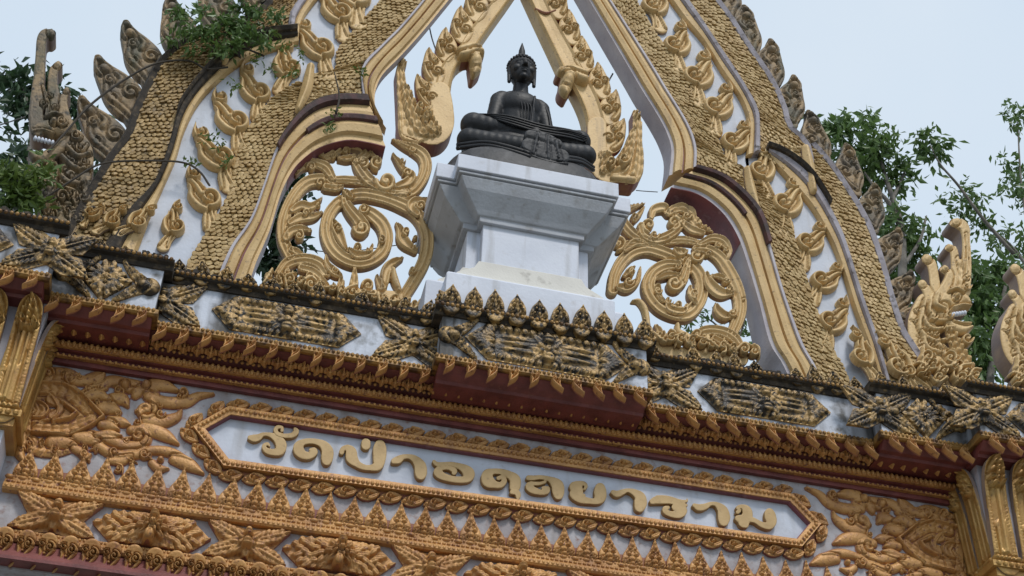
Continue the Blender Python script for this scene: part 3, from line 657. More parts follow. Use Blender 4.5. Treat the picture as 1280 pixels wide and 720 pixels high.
# Thai lettering, stroke by stroke
LT = {}
def lt(ox, oy, *strk): return [(cr(np.stack([np.array(P)[:, 0]/8+ox, np.array(P)[:, 1]/8+oy, np.array(P)[:, 2]/8*1.04+.15], 1), 7), .030, 'f', 0) for P in strk]
A_, B_, C_, D_, E_ = (300, 525), (440, 550), (580, 570), (700, 585), (820, 600)
LETS_ = [
 lt(*A_, [(95,200,22),(140,205,34),(182,195,30),(225,168,18),(290,170,20),(360,205,36),(405,265,52),(395,325,46),(340,345,32),(275,335,28),(240,305,22),(238,278,18),(272,262,14),(290,285,8)]),
 lt(*A_, [(415,130,16),(412,100,15),(375,95,18),(350,125,20),(375,165,20),(440,182,20),(520,175,24),(556,140,26),(545,112,14)]),
 lt(*A_, [(700,325,16),(735,320,18),(740,350,28),(690,380,34),(630,375,40),(585,335,50),(580,290,46),(620,250,30),(690,236,26),(765,245,28),(830,275,40),(868,335,55),(865,400,56),(860,432,44)]),
 lt(*A_, [(1010,345,24),(1025,310,22),(1070,300,28),(1105,340,50),(1112,400,55),(1160,455,34),(1220,490,28),(1290,500,26),(1370,480,44),(1388,400,60),(1390,320,64),(1392,275,50)]),
 lt(*B_, [(132,55,44),(132,76,44)]),
 lt(*B_, [(410,235,26),(455,222,36),(500,195,24),(560,190,22),(620,215,34),(672,280,54),(680,345,58),(680,372,48)]),
 lt(*B_, [(812,238,16),(838,262,20),(900,264,20),(980,262,20),(1060,282,28),(1125,315,42),(1160,360,56),(1148,408,34),(1080,420,30),(980,410,30),(890,380,36),(852,342,42),(872,312,20),(950,302,16),(1015,330,24),(1010,352,20)]),
 lt(*C_, [(335,245,20),(372,235,18),(392,270,26),(360,310,28),(300,308,34),(232,272,58),(225,210,50),(275,178,28),(360,180,28),(440,208,34),(498,255,50),(502,310,52),(498,335,48)]),
 lt(*C_, [(468,385,20),(515,388,26),(530,415,26),(528,446,16)]),
 lt(*C_, [(635,240,24),(690,240,22),(755,234,20),(850,255,26),(920,310,56),(932,370,58),(935,408,46)], [(785,345,20),(828,345,18),(818,378,22),(760,385,24),(680,362,34),(640,325,34),(660,298,20),(735,298,16),(800,282,13)]),
 lt(*D_, [(235,232,12),(248,205,16),(225,178,20),(160,180,26),(118,205,34),(150,250,44),(128,285,40),(190,330,40),(280,352,28),(355,352,32),(390,315,54),(390,260,58),(388,222,48)], [(170,215,40),(175,280,44)], [(228,296,14),(205,310,20)]),
 lt(*D_, [(515,265,20),(558,283,30),(610,265,26),(660,247,18),(720,262,28),(785,310,48),(792,370,60),(785,412,50)]),
 lt(*E_, [(-50,235,26),(-10,222,36),(50,228,30),(120,236,22),(200,256,16),(290,275,12),(170,288,24),(245,320,48),(215,360,40),(140,362,28),(80,335,24),(75,302,18),(108,298,16)], [(0,195,20),(70,195,20),(150,212,20),(220,235,20),(290,232,12),(298,210,4)]),
 lt(*E_, [(368,275,18),(420,297,32),(480,285,28),(530,260,18),(590,265,22),(648,320,46),(665,390,58),(664,432,48)]),
 lt(*E_, [(800,345,18),(822,330,12),(800,300,16),(845,288,20),(890,325,42),(895,385,52),(860,440,52),(880,470,30)], [(800,405,26),(850,420,48)], [(910,410,30),(975,430,22),(1040,468,26),(1110,480,36),(1138,440,48),(1125,385,54),(1118,352,44)])]
for i, st in enumerate(LETS_):
    st = [(P_, h_+.0018*(i % 3), k_, e_) for P_, h_, k_, e_ in st]
    carve_px('letter', st, -.010, [LETTER, LETS], board, cell=.62, back=.004, backface=False)

# ================================================================== PEDIMENT ARCH
TR = {
 'L': dict(
  mo=[(277,337),(290,310),(313,277),(330,232),(347,185),(373,150),(397,133),(427,127),(457,128)],
  mi=[(320,330),(337,290),(350,247),(363,220),(377,203),(400,187),(433,178),(460,181),(481,186)],
  so=[(237,325),(257,293),(275,265),(287,237),(293,200),(307,167),(322,145),(343,123),(373,103)],
  po=[(187,275),(207,230),(220,200),(230,167),(247,133),(270,107),(300,83),(333,68),(373,57)],
  go=[(164,265),(190,237),(203,210),(213,180),(223,143),(240,117),(263,90),(283,72),(297,62),(330,50),(370,45)],
  oo=[(105,262),(120,238),(143,200),(163,173),(173,143),(187,113),(203,83),(227,62),(250,48),(286,33)],
  mo2=[(453,127),(452,88),(477,60),(500,37),(523,10),(531,0),(545,-18)],
  mi2=[(482,163),(470,143),(468,120),(477,97),(500,73),(527,43),(560,3),(577,-18)],
  so2=[(374,138),(383,97),(417,90),(422,63),(443,37),(470,7),(487,-12)],
  po2=[(373,55),(378,27),(397,0),(414,-20)],
  go2=[(361,48),(362,22),(377,0),(391,-20)]),
 'R': dict(
  mo=[(1015,460),(1000,433),(983,387),(972,353),(962,317),(950,277),(933,253),(907,230),(885,220),(868,215)],
  mi=[(975,455),(960,430),(947,380),(933,333),(920,297),(900,267),(870,245),(837,237)],
  so=[(1053,460),(1040,437),(1033,420),(1020,387),(1008,350),(997,313),(985,280),(966,252),(947,228)],
  po=[(1083,432),(1067,390),(1053,345),(1040,310),(1027,285),(1013,262),(993,238),(963,203)],
  go=[(1092,427),(1077,383),(1065,345),(1052,303),(1042,280),(1025,248),(1003,218),(975,198),(955,190)],
  oo=[(1145,452),(1133,433),(1123,417),(1110,377),(1100,340),(1087,300),(1073,270),(1050,233),(1030,205),(1012,185)],
  mo2=[(868,213),(868,187),(857,157),(830,113),(820,96),(800,64),(759,0),(745,-22)],
  mi2=[(835,222),(838,190),(832,168),(820,145),(800,113),(785,87),(734,0),(720,-24)],
  so2=[(940,250),(935,215),(907,200),(897,173),(877,127),(850,87),(820,43),(803,15),(785,-15)],
  po2=[(932,197),(935,167),(933,147),(923,123),(900,90),(880,57),(857,30),(835,0),(820,-20)],
  go2=[(947,195),(947,167),(945,143),(933,120),(910,83),(883,43),(855,0),(842,-20)],
  oo2=[(1012,237),(1006,187),(983,163),(977,140),(960,103),(933,63),(910,27),(892,3),(877,-20)])}
arch = thing('pediment_arch', 'tall pointed arch of gold mosaic bands and flame leaves standing on the lintel', 'arch', (0, .1, ZLT))
T2 = {s: {k: cr(xz(v), 5) for k, v in d.items()} for s, d in TR.items()}
q = T2['R']['oo2'].copy(); q[:, 0] = .05-q[:, 0]; q[:, 1] += .17; T2['L']['oo2'] = q
for s, d in T2.items():
    for k in ('mo2', 'mi2', 'so2', 'po2', 'go2', 'oo2'): d[k] = extend_axis(d[k])
    f = 1 if s == 'L' else -1
    # lower bodies run down to the beam
    for k in ('mo', 'mi', 'so', 'po', 'go', 'oo'):
        A = d[k]; dd = A[0]-A[2]; 
        t = (ZLT-.02-A[0][1])/dd[1] if dd[1] < -1e-3 else 0
        if 0 < t < 12: d[k] = np.vstack([A[0]+dd*t*np.array([.6, 1]), A])
    loft(d['mo'], d['oo'], [(0, .16), (0, .014), (1, .014), (1, .16)], [WHITE], 'arch_body', arch)
    loft(d['mo2'], d['oo2'], [(0, .154), (0, .020), (1, .020), (1, .154)], [WHITE], 'arch_body', arch)
    for sfx, e in (('', 0), ('2', .004)):
        mo, mi, so, po, go, oo = (d[k+sfx] for k in ('mo', 'mi', 'so', 'po', 'go', 'oo'))
        # inner moulding: grey fillet, gold cove, gold ridge, grey soffit
        loft(mo, mi, [(0, .05+e), (0, -.05+e), (.10, -.055+e), (.11, -.035+e), (.20, -.048+e), (.32, -.055+e), (.43, -.045+e), (.46, -.02+e), (.52, -.018+e), (.55, -.055+e), (.68, -.072+e), (.84, -.060+e), (.88, -.03+e), (1, -.03+e), (1, (.13 if s == 'L' else .22) if not sfx else (.06 if s == 'L' else .17))],
             [GOLD, SOFF, MAROONP], 'inner_moulding', arch, 60, [1, 1, 1, 0, 0, 0, 0, 2, 0, 0, 0, 0, 1 if s == 'R' else 0, 1, 1])
        loft(mo, so, [(.0, .05+e), (.0, -.012+e), (1, -.012+e), (1, .05+e)], [GAP], 'scale_bed', arch, 50)
        scales(mo, so, -.012+e, 'scale_band', arch, [SCALE], jit=.22)
        loft(go, oo, [(0, .05+e), (0, -.030+e), (1, -.030+e), (1, .05+e)], [GAP], 'scale_bed', arch, 50)
        scales(go, oo, -.030+e, 'scale_band', arch, [SCALED if s == 'L' else SCALE], jit=.30)
        loft(so, po, [(.0, .05+e), (0, .006+e), (1, .006+e), (1, .05+e)], [PANEL], 'white_panel', arch, 50)
        mid = resample(go, 60)*.5+resample(po, 60)*.5
        loft(go, mid, [(-.12, .04), (-.12, -.050+e), (.3, -.085+e), (.85, -.075+e), (.97, -.05+e), (.97, .04)], [GREY if s == 'R' or sfx else LEDGE, ], 'groove_moulding', arch, 60)
        loft(mid, po, [(0, .04), (0, -.045+e), (.3, -.055+e), (.8, -.045+e), (1, -.02+e), (1, .04)], [GOLD], 'gold_strip', arch, 60)
        loft(oo, resample(oo, 60)+np.array([-.045*f, .012]), [(-.3, .10), (-.3, -.055+e), (.5, -.075+e), (1, -.04+e), (1, .10)], [GREY if s == 'R' else LEDGE], 'outer_rim', arch, 60)
    # jutting maroon lips where the lower curves end
    def tail(P, fr): P = resample(P, 60); return P[int(60*(1-fr)):]
    A, B = tail(d['mo'], .40), tail(d['mi'], .40)
    loft(A, B, [(-.02, .02), (-.02, -.085), (.03, -.10), (.13, -.09), (.16, -.05), (.16, .02)], [MAROOND, LEDGE], 'shelf_lip', arch, 30, [1, 1, 0, 0, 0, 0])
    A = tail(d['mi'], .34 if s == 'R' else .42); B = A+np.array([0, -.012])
    loft(A, B, [(0, -.028), (0, (.125 if s == 'L' else .215)), (1, (.125 if s == 'L' else .215)), (1, -.034)], [MAROONP], 'soffit_paint_shade', arch, 30)  # maroon soffit paint, also standing in for the shade below the shelf
    A, B = tail(d['mo'], .26), tail(d['mi'], .26)
    loft(A, B, [(.46, .02), (.46, -.085), (.50, -.095), (.57, -.085), (.60, -.05), (.60, .02)], [MAROOND], 'shelf_lip', arch, 30)
    A = tail(d['go'], .46 if s == 'L' else .27); B = resample(A, 60)+np.array([.010*f, -.055]) 
    loft(A, B, [(-.5, .02), (-.5, -.11), (0, -.13), (.5, -.11), (.6, -.03), (.6, .02)], [LEDGE], 'shelf_lip', arch, 30)
# flame leaves --------------------------------------------------------
def fin_strokes():
    return [stroke([(0, -.03, .085), (.0, .10, .10), (.02, .22, .19), (.03, .38, .245), (.0, .56, .20), (-.05, .74, .135), (-.07, .88, .085), (-.06, .985, .045)], .022, 'b'),
      spi(.12, .37, .135, -40, 1.45, 1, h=.045), spi(-.12, .33, .10, 120, 1.4, -1, h=.040), stroke([(.0, .02, .04), (-.06, .18, .04), (-.16, .40, .04), (-.10, .60, .025)], .038, 'r'), stroke([(.04, .05, .035), (.14, .18, .035), (.22, .34, .02)], .036, 'r'),
      stroke([(.03, .52, .045), (.09, .60, .04), (.05, .70, .02)], .040, 'r'), spi(-.06, .60, .08, 60, 1.35, 1, h=.045), dot(-.055, .78, .075, .060), stroke([(-.13, .70, .025), (-.15, .82, .028), (-.08, .96, .02)], .042, 'r'), dot(-.055, .93, .045, .05)]
FIN = unit('flame_leaf', fin_strokes(), .0145, [GRIME, GRIME], .06, True); FINM = unit('flame_leaf', fin_strokes(), .0145, [GRIME, GRIME], .06, True, mirror=True)
for base, tip in [((146,205),(108,122)), ((166,150),(128,71)), ((186,103),(163,28)), ((222,70),(220,-4)), ((275,42),(262,-34)), ((318,8),(304,-64))]:
    place_tb(FIN, 'flame_leaf', arch, base, tip, .06, .86)
for base, tip in [((912,25),(901,-40)), ((940,70),(925,8)), ((966,112),(958,50)), ((990,155),(987,95)), ((1032,200),(1006,140)), ((1070,240),(1053,181)), ((1092,287),(1088,230)), ((1104,340),(1118,285)), ((1116,392),(1134,338)), ((1128,432),(1149,376))]:
    place_tb(FINM, 'flame_leaf', arch, base, tip, .06, .92)
def pan_strokes():
    return [stroke([(.0, -.04, .125), (.01, .08, .110), (.05, .20, .095), (.06, .36, .13), (.0, .56, .12), (-.06, .74, .09), (-.05, .88, .07)], .028, 'b'),
      stroke([(-.10, -.04, .030), (-.05, .12, .030), (.01, .26, .022)], .040, 'r'), stroke([(.07, -.04, .024), (.06, .12, .024), (.08, .24, .018)], .040, 'r'), spi(.10, .42, .20, -110, 1.45, 1, h=.066),
      stroke([(-.01, .24, .045), (-.10, .33, .060), (-.16, .48, .050), (-.13, .62, .03), (-.15, .70, .01)], .055, 'r'), stroke([(.0, .50, .05), (-.03, .62, .05), (-.09, .76, .040), (-.10, .88, .032), (-.05, .97, .02), (-.02, 1.03, .006)], .055, 'r'), stroke([(.06, .60, .03), (.03, .68, .03), (-.02, .74, .015)], .05, 'r'),
      spi(.0, .84, .110, -150, 1.4, 1, h=.066), dot(.0, .84, .04, .075), dot(.11, .42, .05, .075)]
PAN = unit('panel_flame', pan_strokes(), .0145, [GOLD, SIDEG], .0); PANM = unit('panel_flame', pan_strokes(), .0145, [GOLD, SIDEG], .0, mirror=True)
for base, tip in [((205,308),(226,255)), ((263,283),(240,210)), ((284,232),(247,158)), ((299,185),(272,114)), ((322,146),(308,80)), ((350,112),(362,52)), ((408,92),(376,24)), ((428,45),(405,-18)), ((446,28),(428,-45))]:
    o = place_tb(PAN, 'panel_flame', arch, base, tip, .004, .86)
for base, tip in [((824,34),(816,-22)), ((848,84),(848,28)), ((872,126),(878,64)), ((893,163),(907,105)), ((912,204),(930,152)), ((958,242),(949,182)), ((982,287),(990,222)), ((1004,331),(1025,278)), ((1017,376),(1048,330)), ((1033,432),(1053,373))]:
    o = place_tb(PANM, 'panel_flame', arch, base, tip, .004, .90)
# knife-shaped blades at the breaks and scroll feet
def pxs(P, h=.04, k='l', ser=0): return (cr(P, 8), h, k, ser)
carve_px('blade', [pxs([(388,85,5),(383,112,7),(372,140,4)], .06, 'v')], -.03, [GOLD, SIDEG], arch, back=.02)
carve_px('blade', [pxs([(285,34,5),(286,56,6),(280,78,5)], .06, 'v')], -.05, [GOLD, SIDEG], arch, back=.02)
carve_px('blade', [pxs([(933,213,4),(938,238,6),(946,264,4)], .06, 'v')], -.03, [GOLD, SIDEG], arch, back=.02)
carve_px('blade', [pxs([(1006,187,5),(1011,212,7),(1016,240,5)], .06, 'v')], -.05, [GOLD, SIDEG], arch, back=.02)
for base, tip, me in [((122,290),(160,262),PAN), ((150,292),(196,262),PAN), ((105,282),(130,258),PANM), ((1092,474),(1062,412),PANM), ((1150,486),(1092,420),PANM), ((1134,486),(1120,440),PAN), ((1160,486),(1146,452),PANM)]:
    place_tb(me, 'foot_flame', arch, base, tip, -.055, .95)

# ================================================================== INNER BARGEBOARDS
BGUN = unit('board_leaf', [stroke([(0, .0, .12), (.0, .2, .22), (.02, .42, .24), (.0, .65, .17), (-.03, .85, .08), (-.02, .99, .02)], .03, 'b'), spi(.08, .30, .14, 0, 1.5, 1, h=.06), spi(-.09, .44, .12, 180, 1.4, -1, h=.06), spi(.05, .58, .10, 40, 1.3, 1, h=.06),
      stroke([(.02, .60, .06), (.0, .78, .05), (-.02, .93, .02)], .055, 'l'), stroke([(-.1, .08, .05), (-.16, .25, .05), (-.18, .42, .03)], .05, 'r')], .018, [GOLD, SIDE], .03, True)
BGUNM = unit('board_leaf', [stroke([(0, .0, .12), (.0, .2, .22), (.02, .42, .24), (.0, .65, .17), (-.03, .85, .08), (-.02, .99, .02)], .03, 'b'), spi(.08, .30, .14, 0, 1.5, 1, h=.06), spi(-.09, .44, .12, 180, 1.4, -1, h=.06), spi(.05, .58, .10, 40, 1.3, 1, h=.06),
      stroke([(.02, .60, .06), (.0, .78, .05), (-.02, .93, .02)], .055, 'l'), stroke([(-.1, .08, .05), (-.16, .25, .05), (-.18, .42, .03)], .05, 'r')], .018, [GOLD, SIDE], .03, True, mirror=True)
YB = .10
bl = thing('gable_board', 'gold carved gable board with leaf edging hanging left of the dark statue', 'gable board', tuple(at(563, 180, YB)), 'carved gable boards under the arch')
br = thing('gable_board', 'gold carved gable board with leaf edging hanging right of the dark statue', 'gable board', tuple(at(750, 222, YB)), 'carved gable boards under the arch')
def profile_board(Lp, Rp, y, parent, name):
    A = cr(xz(Lp, y), 4); B = cr(xz(Rp, y), 4)
    return loft(A, B, [(0, y+.12), (0, y-.01), (.10, y-.035), (.20, y-.02), (.5, y-.012), (.80, y-.02), (.90, y-.035), (1, y-.01), (1, y+.12)], [GOLD, SIDE], name, parent, 50, [0, 0, 0, 0, 0, 0, 0, 0, 1])
profile_board([(572,64),(578,50),(596,25),(616,0),(640,-30),(664,-60)], [(594,66),(600,54),(618,28),(638,0),(660,-32),(680,-60)], YB, bl, 'upper_board')
profile_board([(541,119),(545,97),(555,77),(574,62)], [(562,125),(565,103),(573,82),(596,68)], YB-.006, bl, 'lower_board')
carve_px('tail_block', [pxs([(549,118,13),(552,140,14),(550,160,16),(540,170,14),(520,168,9),(508,166,7)], .03, 'f')], YB-.012, [GOLD, SIDE], bl, back=.12)
carve_px('upturned_tail', [pxs([(528,174,6),(512,168,13),(508,148,11),(504,125,8),(501,103,6),(500,88,5),(504,78,3)], .05, 'g', 9), pxs([(545,172,3),(528,165,9),(519,150,9),(512,132,7),(507,115,5)], .07, 'g', 7), spi(524,139,8,0,1.3,1,h=.09), pxs([(548,168,4),(538,160,8),(534,148,7),(538,138,3)], .075, 'g', 4), spi(503,82,5,0,1.2,1,h=.07), spi(532,152,7,0,1.3,-1,h=.09)], YB-.014, [GOLD, SIDE], bl, back=.10)
carve_px('knob', [pxs([(574,66,5),(585,64,8),(598,64,5)], .07, 'r'), pxs([(593,70,6),(594,80,8),(594,88,7),(591,97,3)], .075, 'r'), pxs([(575,74,4),(585,72,5),(600,70,5)], .085, 'r'), dot(594,80,8,.09)], YB-.02, [GOLD, SIDE], bl, back=.10)
for base, tip in [((540,138),(522,95)), ((543,106),(537,62)), ((556,76),(558,37)), ((576,52),(577,10)), ((593,25),(596,-18)), ((612,0),(612,-44))]:
    place_tb(BGUN, 'board_leaf', bl, base, tip, YB, .95)
profile_board([(701,88),(694,72),(676,34),(660,0),(646,-30),(628,-66)], [(732,92),(724,78),(708,50),(690,18),(676,-12),(655,-52)], YB, br, 'upper_board')
profile_board([(733,165),(730,145),(722,124),(708,98)], [(757,165),(755,148),(746,120),(733,96)], YB-.006, br, 'lower_board')
carve_px('tail_block', [pxs([(745,160,12),(745,180,12),(746,200,14),(756,216,14),(772,224,7),(790,228,5)], .03, 'f')], YB-.012, [GOLD, SIDE], br, back=.12)
carve_px('upturned_tail', [pxs([(776,226,6),(790,220,11),(794,200,10),(795,180,7),(796,162,6),(795,150,5),(793,142,3)], .05, 'g', 9), pxs([(758,218,4),(772,214,11),(780,200,9),(786,184,6),(790,168,4)], .07, 'g', 7), spi(777,205,9,0,1.4,1,h=.09), pxs([(752,218,4),(755,210,8),(757,202,7),(750,196,4)], .075, 'g', 3), spi(760,209,8,90,1.4,-1,h=.09), spi(794,146,5,0,1.2,1,h=.07), pxs([(764,226,4),(790,228,4)], .06, 'r')], YB-.014, [GOLD, SIDE], br, back=.10)
carve_px('knob', [pxs([(700,92,5),(716,92,8),(730,96,5)], .07, 'r'), pxs([(708,98,7),(708,106,8),(705,114,7),(706,121,3)], .075, 'r'), pxs([(704,94,4),(718,100,5),(730,104,5)], .085, 'r'), dot(709,104,8,.09)], YB-.02, [GOLD, SIDE], br, back=.10)
carve_px('ring', [pxs([(669,12,1.2),(682,17,1.3),(694,14,1.2)], .02, 'r')], YB-.02, [SIDE, SIDE], br, back=.0, cell=.8)
for base, tip in [((697,22),(695,-18)), ((714,54),(709,14)), ((731,88),(725,47)), ((752,122),(745,80)), ((760,154),(768,114)), ((758,190),(778,150)), ((678,-8),(676,-48))]:
    place_tb(BGUNM, 'board_leaf', br, base, tip, YB, .95)

# ================================================================== SCROLL PANELS
def sc_(ox, oy, s=3.6):
    def st(P, h=.05, k='g', ser=0):
        P = np.asarray(P, float); k = {'l': 'k'}.get(k, k); return (cr(np.stack([P[:, 0]/s+ox, P[:, 1]/s+oy, P[:, 2]/s], 1), 9), h*.62, k, ser)
    def sp(x, y, r, a0=0, turns=1.5, d=1, h=.075): return spi(x/s+ox, y/s+oy, r/s, a0, turns, d, h=h*.50)
    def dt(x, y, r, h=.07): return dot(x/s+ox, y/s+oy, r/s, h*.52)
    return st, sp, dt
YS = .08
sl = thing('scroll_panel', 'openwork gold scroll panel under the left shoulder of the arch, left of the pedestal', 'scrollwork', tuple(at(450, 385, YS)), 'openwork scroll panels')
sr = thing('scroll_panel', 'openwork gold scroll panel under the right shoulder of the arch, right of the pedestal', 'scrollwork', tuple(at(850, 440, YS)), 'openwork scroll panels')
st, sp, dt = sc_(340, 170)
parts = [('great_volute', [st([(590,730,26),(640,650,28),(685,560,30),(698,470,30),(680,400,30),(640,350,28),(590,320,28),(530,295,26),(470,278,26),(400,268,26),(340,282,26),(285,318,26),(252,370,28),(243,430,30),(258,490,30),(295,538,30),(345,568,28),(400,576,28),(455,560,28),(498,520,30),(512,460,32),(495,405,32),(455,365,30),(410,335,22)], .055),
      st([(325,262,10),(330,310,20),(355,350,26),(385,385,30),(405,420,36)], .07), sp(400,425,44,180,1.4,-1,.09), st([(318,255,5),(335,270,16),(350,285,14)],.08,'l'), sp(408,338,28,0,1.4,1,.085)]),
   ('ring_leaf', [st([(275,395,10),(290,430,26),(320,500,16),(335,525,6)],.075,'l'), sp(295,425,24,200,1.3,1,.09), sp(380,510,24,60,1.3,-1,.09), sp(432,522,18,0,1.3,1,.09), st([(345,520,8),(380,545,22),(430,540,16),(450,500,6)],.07,'l'), sp(490,480,24,-90,1.3,1,.09), dt(380,560,12,.085)]),
   ('upper_branch', [st([(650,300,18),(590,272,22),(520,250,22),(430,215,20),(340,205,18),(262,205,16)],.05), st([(560,272,14),(625,258,24),(668,212,26),(690,150,28),(680,100,28),(640,68,24),(590,48,14),(540,22,4)],.06), sp(628,70,20,0,1.3,1,.085),
      st([(600,262,16),(520,252,20),(440,210,26),(395,155,26),(375,112,20)],.062), sp(512,212,56,180,1.7,-1,.09), sp(470,128,38,90,1.6,1,.09), sp(408,128,32,90,1.5,-1,.085), st([(378,120,14),(420,90,22),(400,55,22),(335,46,20),(285,82,18),(245,102,14),(195,85,4)],.065), sp(330,78,22,0,1.3,-1,.085), st([(300,110,8),(340,110,14),(370,100,8)],.07,'l'), sp(272,100,16,0,1.2,1,.08),
      st([(560,235,14),(610,215,24),(625,185,20),(590,160,14),(570,130,14),(540,92,4)],.07,'l'), sp(608,178,24,180,1.3,1,.09), sp(585,120,17,0,1.2,1,.085), st([(440,75,4),(455,100,10),(470,110,8)],.06,'l')]),
   ('left_arc', [st([(300,240,6),(260,215,26),(215,205,28),(160,215,28),(110,260,28),(70,330,28),(48,405,28),(52,480,28),(80,545,26)],.055), sp(215,222,28,60,1.4,-1,.085), st([(270,195,18),(240,150,24),(185,130,20),(130,140,22),(108,178,6)],.06), sp(175,150,26,180,1.4,1,.085), st([(240,240,16),(290,245,16),(318,235,4)],.07,'l'),
      st([(90,345,14),(130,322,22),(175,328,20),(222,290,4)],.07,'l'), sp(205,318,14,0,1.2,1,.08), st([(80,400,14),(130,375,24),(185,370,18),(225,350,4)],.06,'l'), sp(150,358,20,0,1.3,-1,.085), st([(60,470,16),(85,438,20),(130,425,16),(175,436,4)],.065,'l'), sp(120,458,28,-90,1.4,1,.08), st([(85,520,14),(110,530,18),(140,548,5)],.06,'l')]),
   ('foot_scroll', [st([(30,630,24),(70,580,26),(140,562,24),(205,578,26),(245,620,24)],.06), st([(240,545,4),(250,590,16),(280,620,22),(310,640,8)],.065,'l'), sp(280,612,20,0,1.3,1,.08), sp(70,620,26,0,1.3,1,.075), st([(130,600,16),(190,620,18),(250,680,10)],.05,'l'), sp(165,640,22,0,1.3,-1,.075), st([(500,690,16),(512,620,26),(540,580,20),(585,560,5)],.07,'l'), st([(570,700,14),(550,650,18),(545,610,10)],.075,'r'), sp(430,680,34,180,1.4,1,.075), st([(370,590,3),(370,630,14),(365,700,26)],.06,'l',3), st([(470,640,8),(490,690,20)],.06,'l'), st([(20,700,34),(560,735,34)],.02,'b'), st([(300,700,18),(310,650,10)],.05,'l')]),
   ('side_leaf', [st([(650,360,16),(622,330,20),(640,302,20),(685,298,10),(705,290,4)],.07,'l'), sp(665,326,27,0,1.4,-1,.09), st([(555,402,4),(575,430,18),(590,480,28),(640,525,14)],.07,'l'), sp(602,440,24,90,1.4,1,.09), sp(640,512,17,0,1.3,1,.09), sp(640,470,14,0,1.2,-1,.085), sp(630,610,20,0,1.3,1,.08)])]
for i, (nm, ss) in enumerate(parts): carve_px(nm, ss, YS-.003*i, [GOLD, SIDET], sl, cell=.9, back=.034-.003*i)
carve_px('foot_curls', curls([(x, 352+.19*(x-355)) for x in range(336, 535, 13)], 7.5, .05, 11), YS-.05, [GOLD, SIDET], sl, cell=.9, back=.03)
st, sp, dt = sc_(750, 250)
parts = [('great_volute', [st([(55,410,26),(65,345,26),(95,285,28),(145,240,28),(210,225,28),(270,240,28),(330,262,26),(358,268,20)],.055), st([(355,235,10),(372,260,22),(400,290,28),(440,340,30),(455,400,32),(440,465,32),(395,515,32),(335,515,32),(270,485,32),(225,430,32),(215,380,30),(240,330,28),(290,302,26),(345,300,20)],.06),
      st([(395,280,10),(380,330,20),(365,370,26),(335,392,32)],.075), sp(330,385,44,0,1.5,1,.09), st([(330,230,6),(355,245,22),(385,240,8)],.075,'l'), sp(345,310,18,0,1.2,1,.085), st([(260,360,10),(300,345,16),(350,345,8)],.07,'l')]),
   ('ring_leaf', [st([(255,400,16),(265,450,14),(290,470,6)],.075,'l'), sp(255,418,24,0,1.3,1,.09), sp(345,480,26,180,1.4,-1,.09), st([(300,455,8),(310,500,18),(370,510,16),(385,480,6)],.075,'l'), sp(420,432,28,90,1.4,1,.09), st([(400,400,8),(405,440,14),(430,480,8)],.075,'l'), sp(312,468,16,0,1.2,1,.085)]),
   ('upper_branch', [st([(120,205,16),(200,200,18),(290,192,18),(370,186,18),(445,200,12)],.05), st([(215,195,14),(150,165,24),(105,115,24),(92,70,22),(125,48,16),(195,24,4)],.06), sp(150,85,20,0,1.3,-1,.085), st([(150,100,10),(175,70,12),(195,40,4)],.065,'l'),
      sp(215,122,38,90,1.6,1,.09), sp(328,112,40,90,1.6,-1,.09), st([(180,125,16),(200,168,20),(258,185,22),(325,155,20),(362,110,16),(335,80,14)],.065), sp(240,165,26,0,1.3,1,.085), st([(228,85,12),(240,50,20),(285,40,22),(305,70,12)],.06,'l'), st([(305,65,16),(345,42,22),(395,55,24),(420,98,22),(455,128,16),(505,148,4)],.062,'g',5), sp(385,80,24,0,1.3,1,.085), dt(445,112,12,.08), dt(470,128,10,.08), st([(370,110,14),(410,140,20),(460,155,12)],.055,'l')]),
   ('left_knob', [sp(78,202,42,90,1.5,-1,.085), st([(38,148,3),(48,170,14),(60,200,20)],.06,'l'), st([(110,235,10),(150,200,20),(190,200,12)],.06,'l')]),
   ('side_leaf', [st([(80,400,14),(120,400,26),(165,370,14),(178,310,4)],.07,'l'), sp(125,378,28,0,1.4,1,.09), sp(142,332,22,90,1.3,1,.085), st([(105,350,10),(130,325,14),(150,312,5)],.07,'l')]),
   ('right_arc', [sp(430,258,38,0,1.5,1,.085), st([(425,225,14),(480,232,24),(535,268,28),(580,335,30),(615,410,30),(628,490,30),(612,560,28),(585,615,24)],.055), sp(480,255,18,0,1.2,-1,.085), st([(445,205,14),(500,182,20),(550,195,22),(575,235,16),(575,270,5)],.06), sp(525,210,20,0,1.3,1,.085), sp(560,232,14,0,1.2,1,.085),
      st([(475,340,10),(490,385,26),(535,425,28),(590,430,10)],.07,'l'), sp(560,372,20,0,1.3,1,.09), sp(575,412,18,0,1.3,-1,.09), st([(500,350,8),(540,355,14),(575,380,6)],.07,'l'), st([(515,475,4),(530,510,22),(560,530,22),(600,520,8)],.07,'l'), sp(590,518,24,0,1.4,1,.09), dt(640,455,8,.06)]),
   ('foot_scroll', [st([(430,620,20),(470,595,22),(545,600,24),(605,635,24),(640,700,14)],.06), sp(432,612,26,180,1.4,1,.08), sp(600,670,27,0,1.4,1,.08), st([(345,568,10),(350,600,16),(390,625,20),(415,660,20),(400,700,12)],.065,'r'), st([(470,690,16),(480,630,18)],.06,'r'), st([(510,630,14),(560,660,16),(600,710,10)],.06,'l'), sp(310,618,28,0,1.4,1,.08), st([(245,570,5),(265,600,16),(260,640,18)],.06,'l'), st([(140,462,4),(172,462,12),(200,500,15),(212,570,14)],.06,'r'), st([(210,650,24),(330,690,30),(640,720,26)],.02,'b'), sp(245,620,18,0,1.3,1,.08)])]
for i, (nm, ss) in enumerate(parts): carve_px(nm, ss, YS-.003*i, [GOLD, SIDET], sr, cell=.9, back=.034-.003*i)

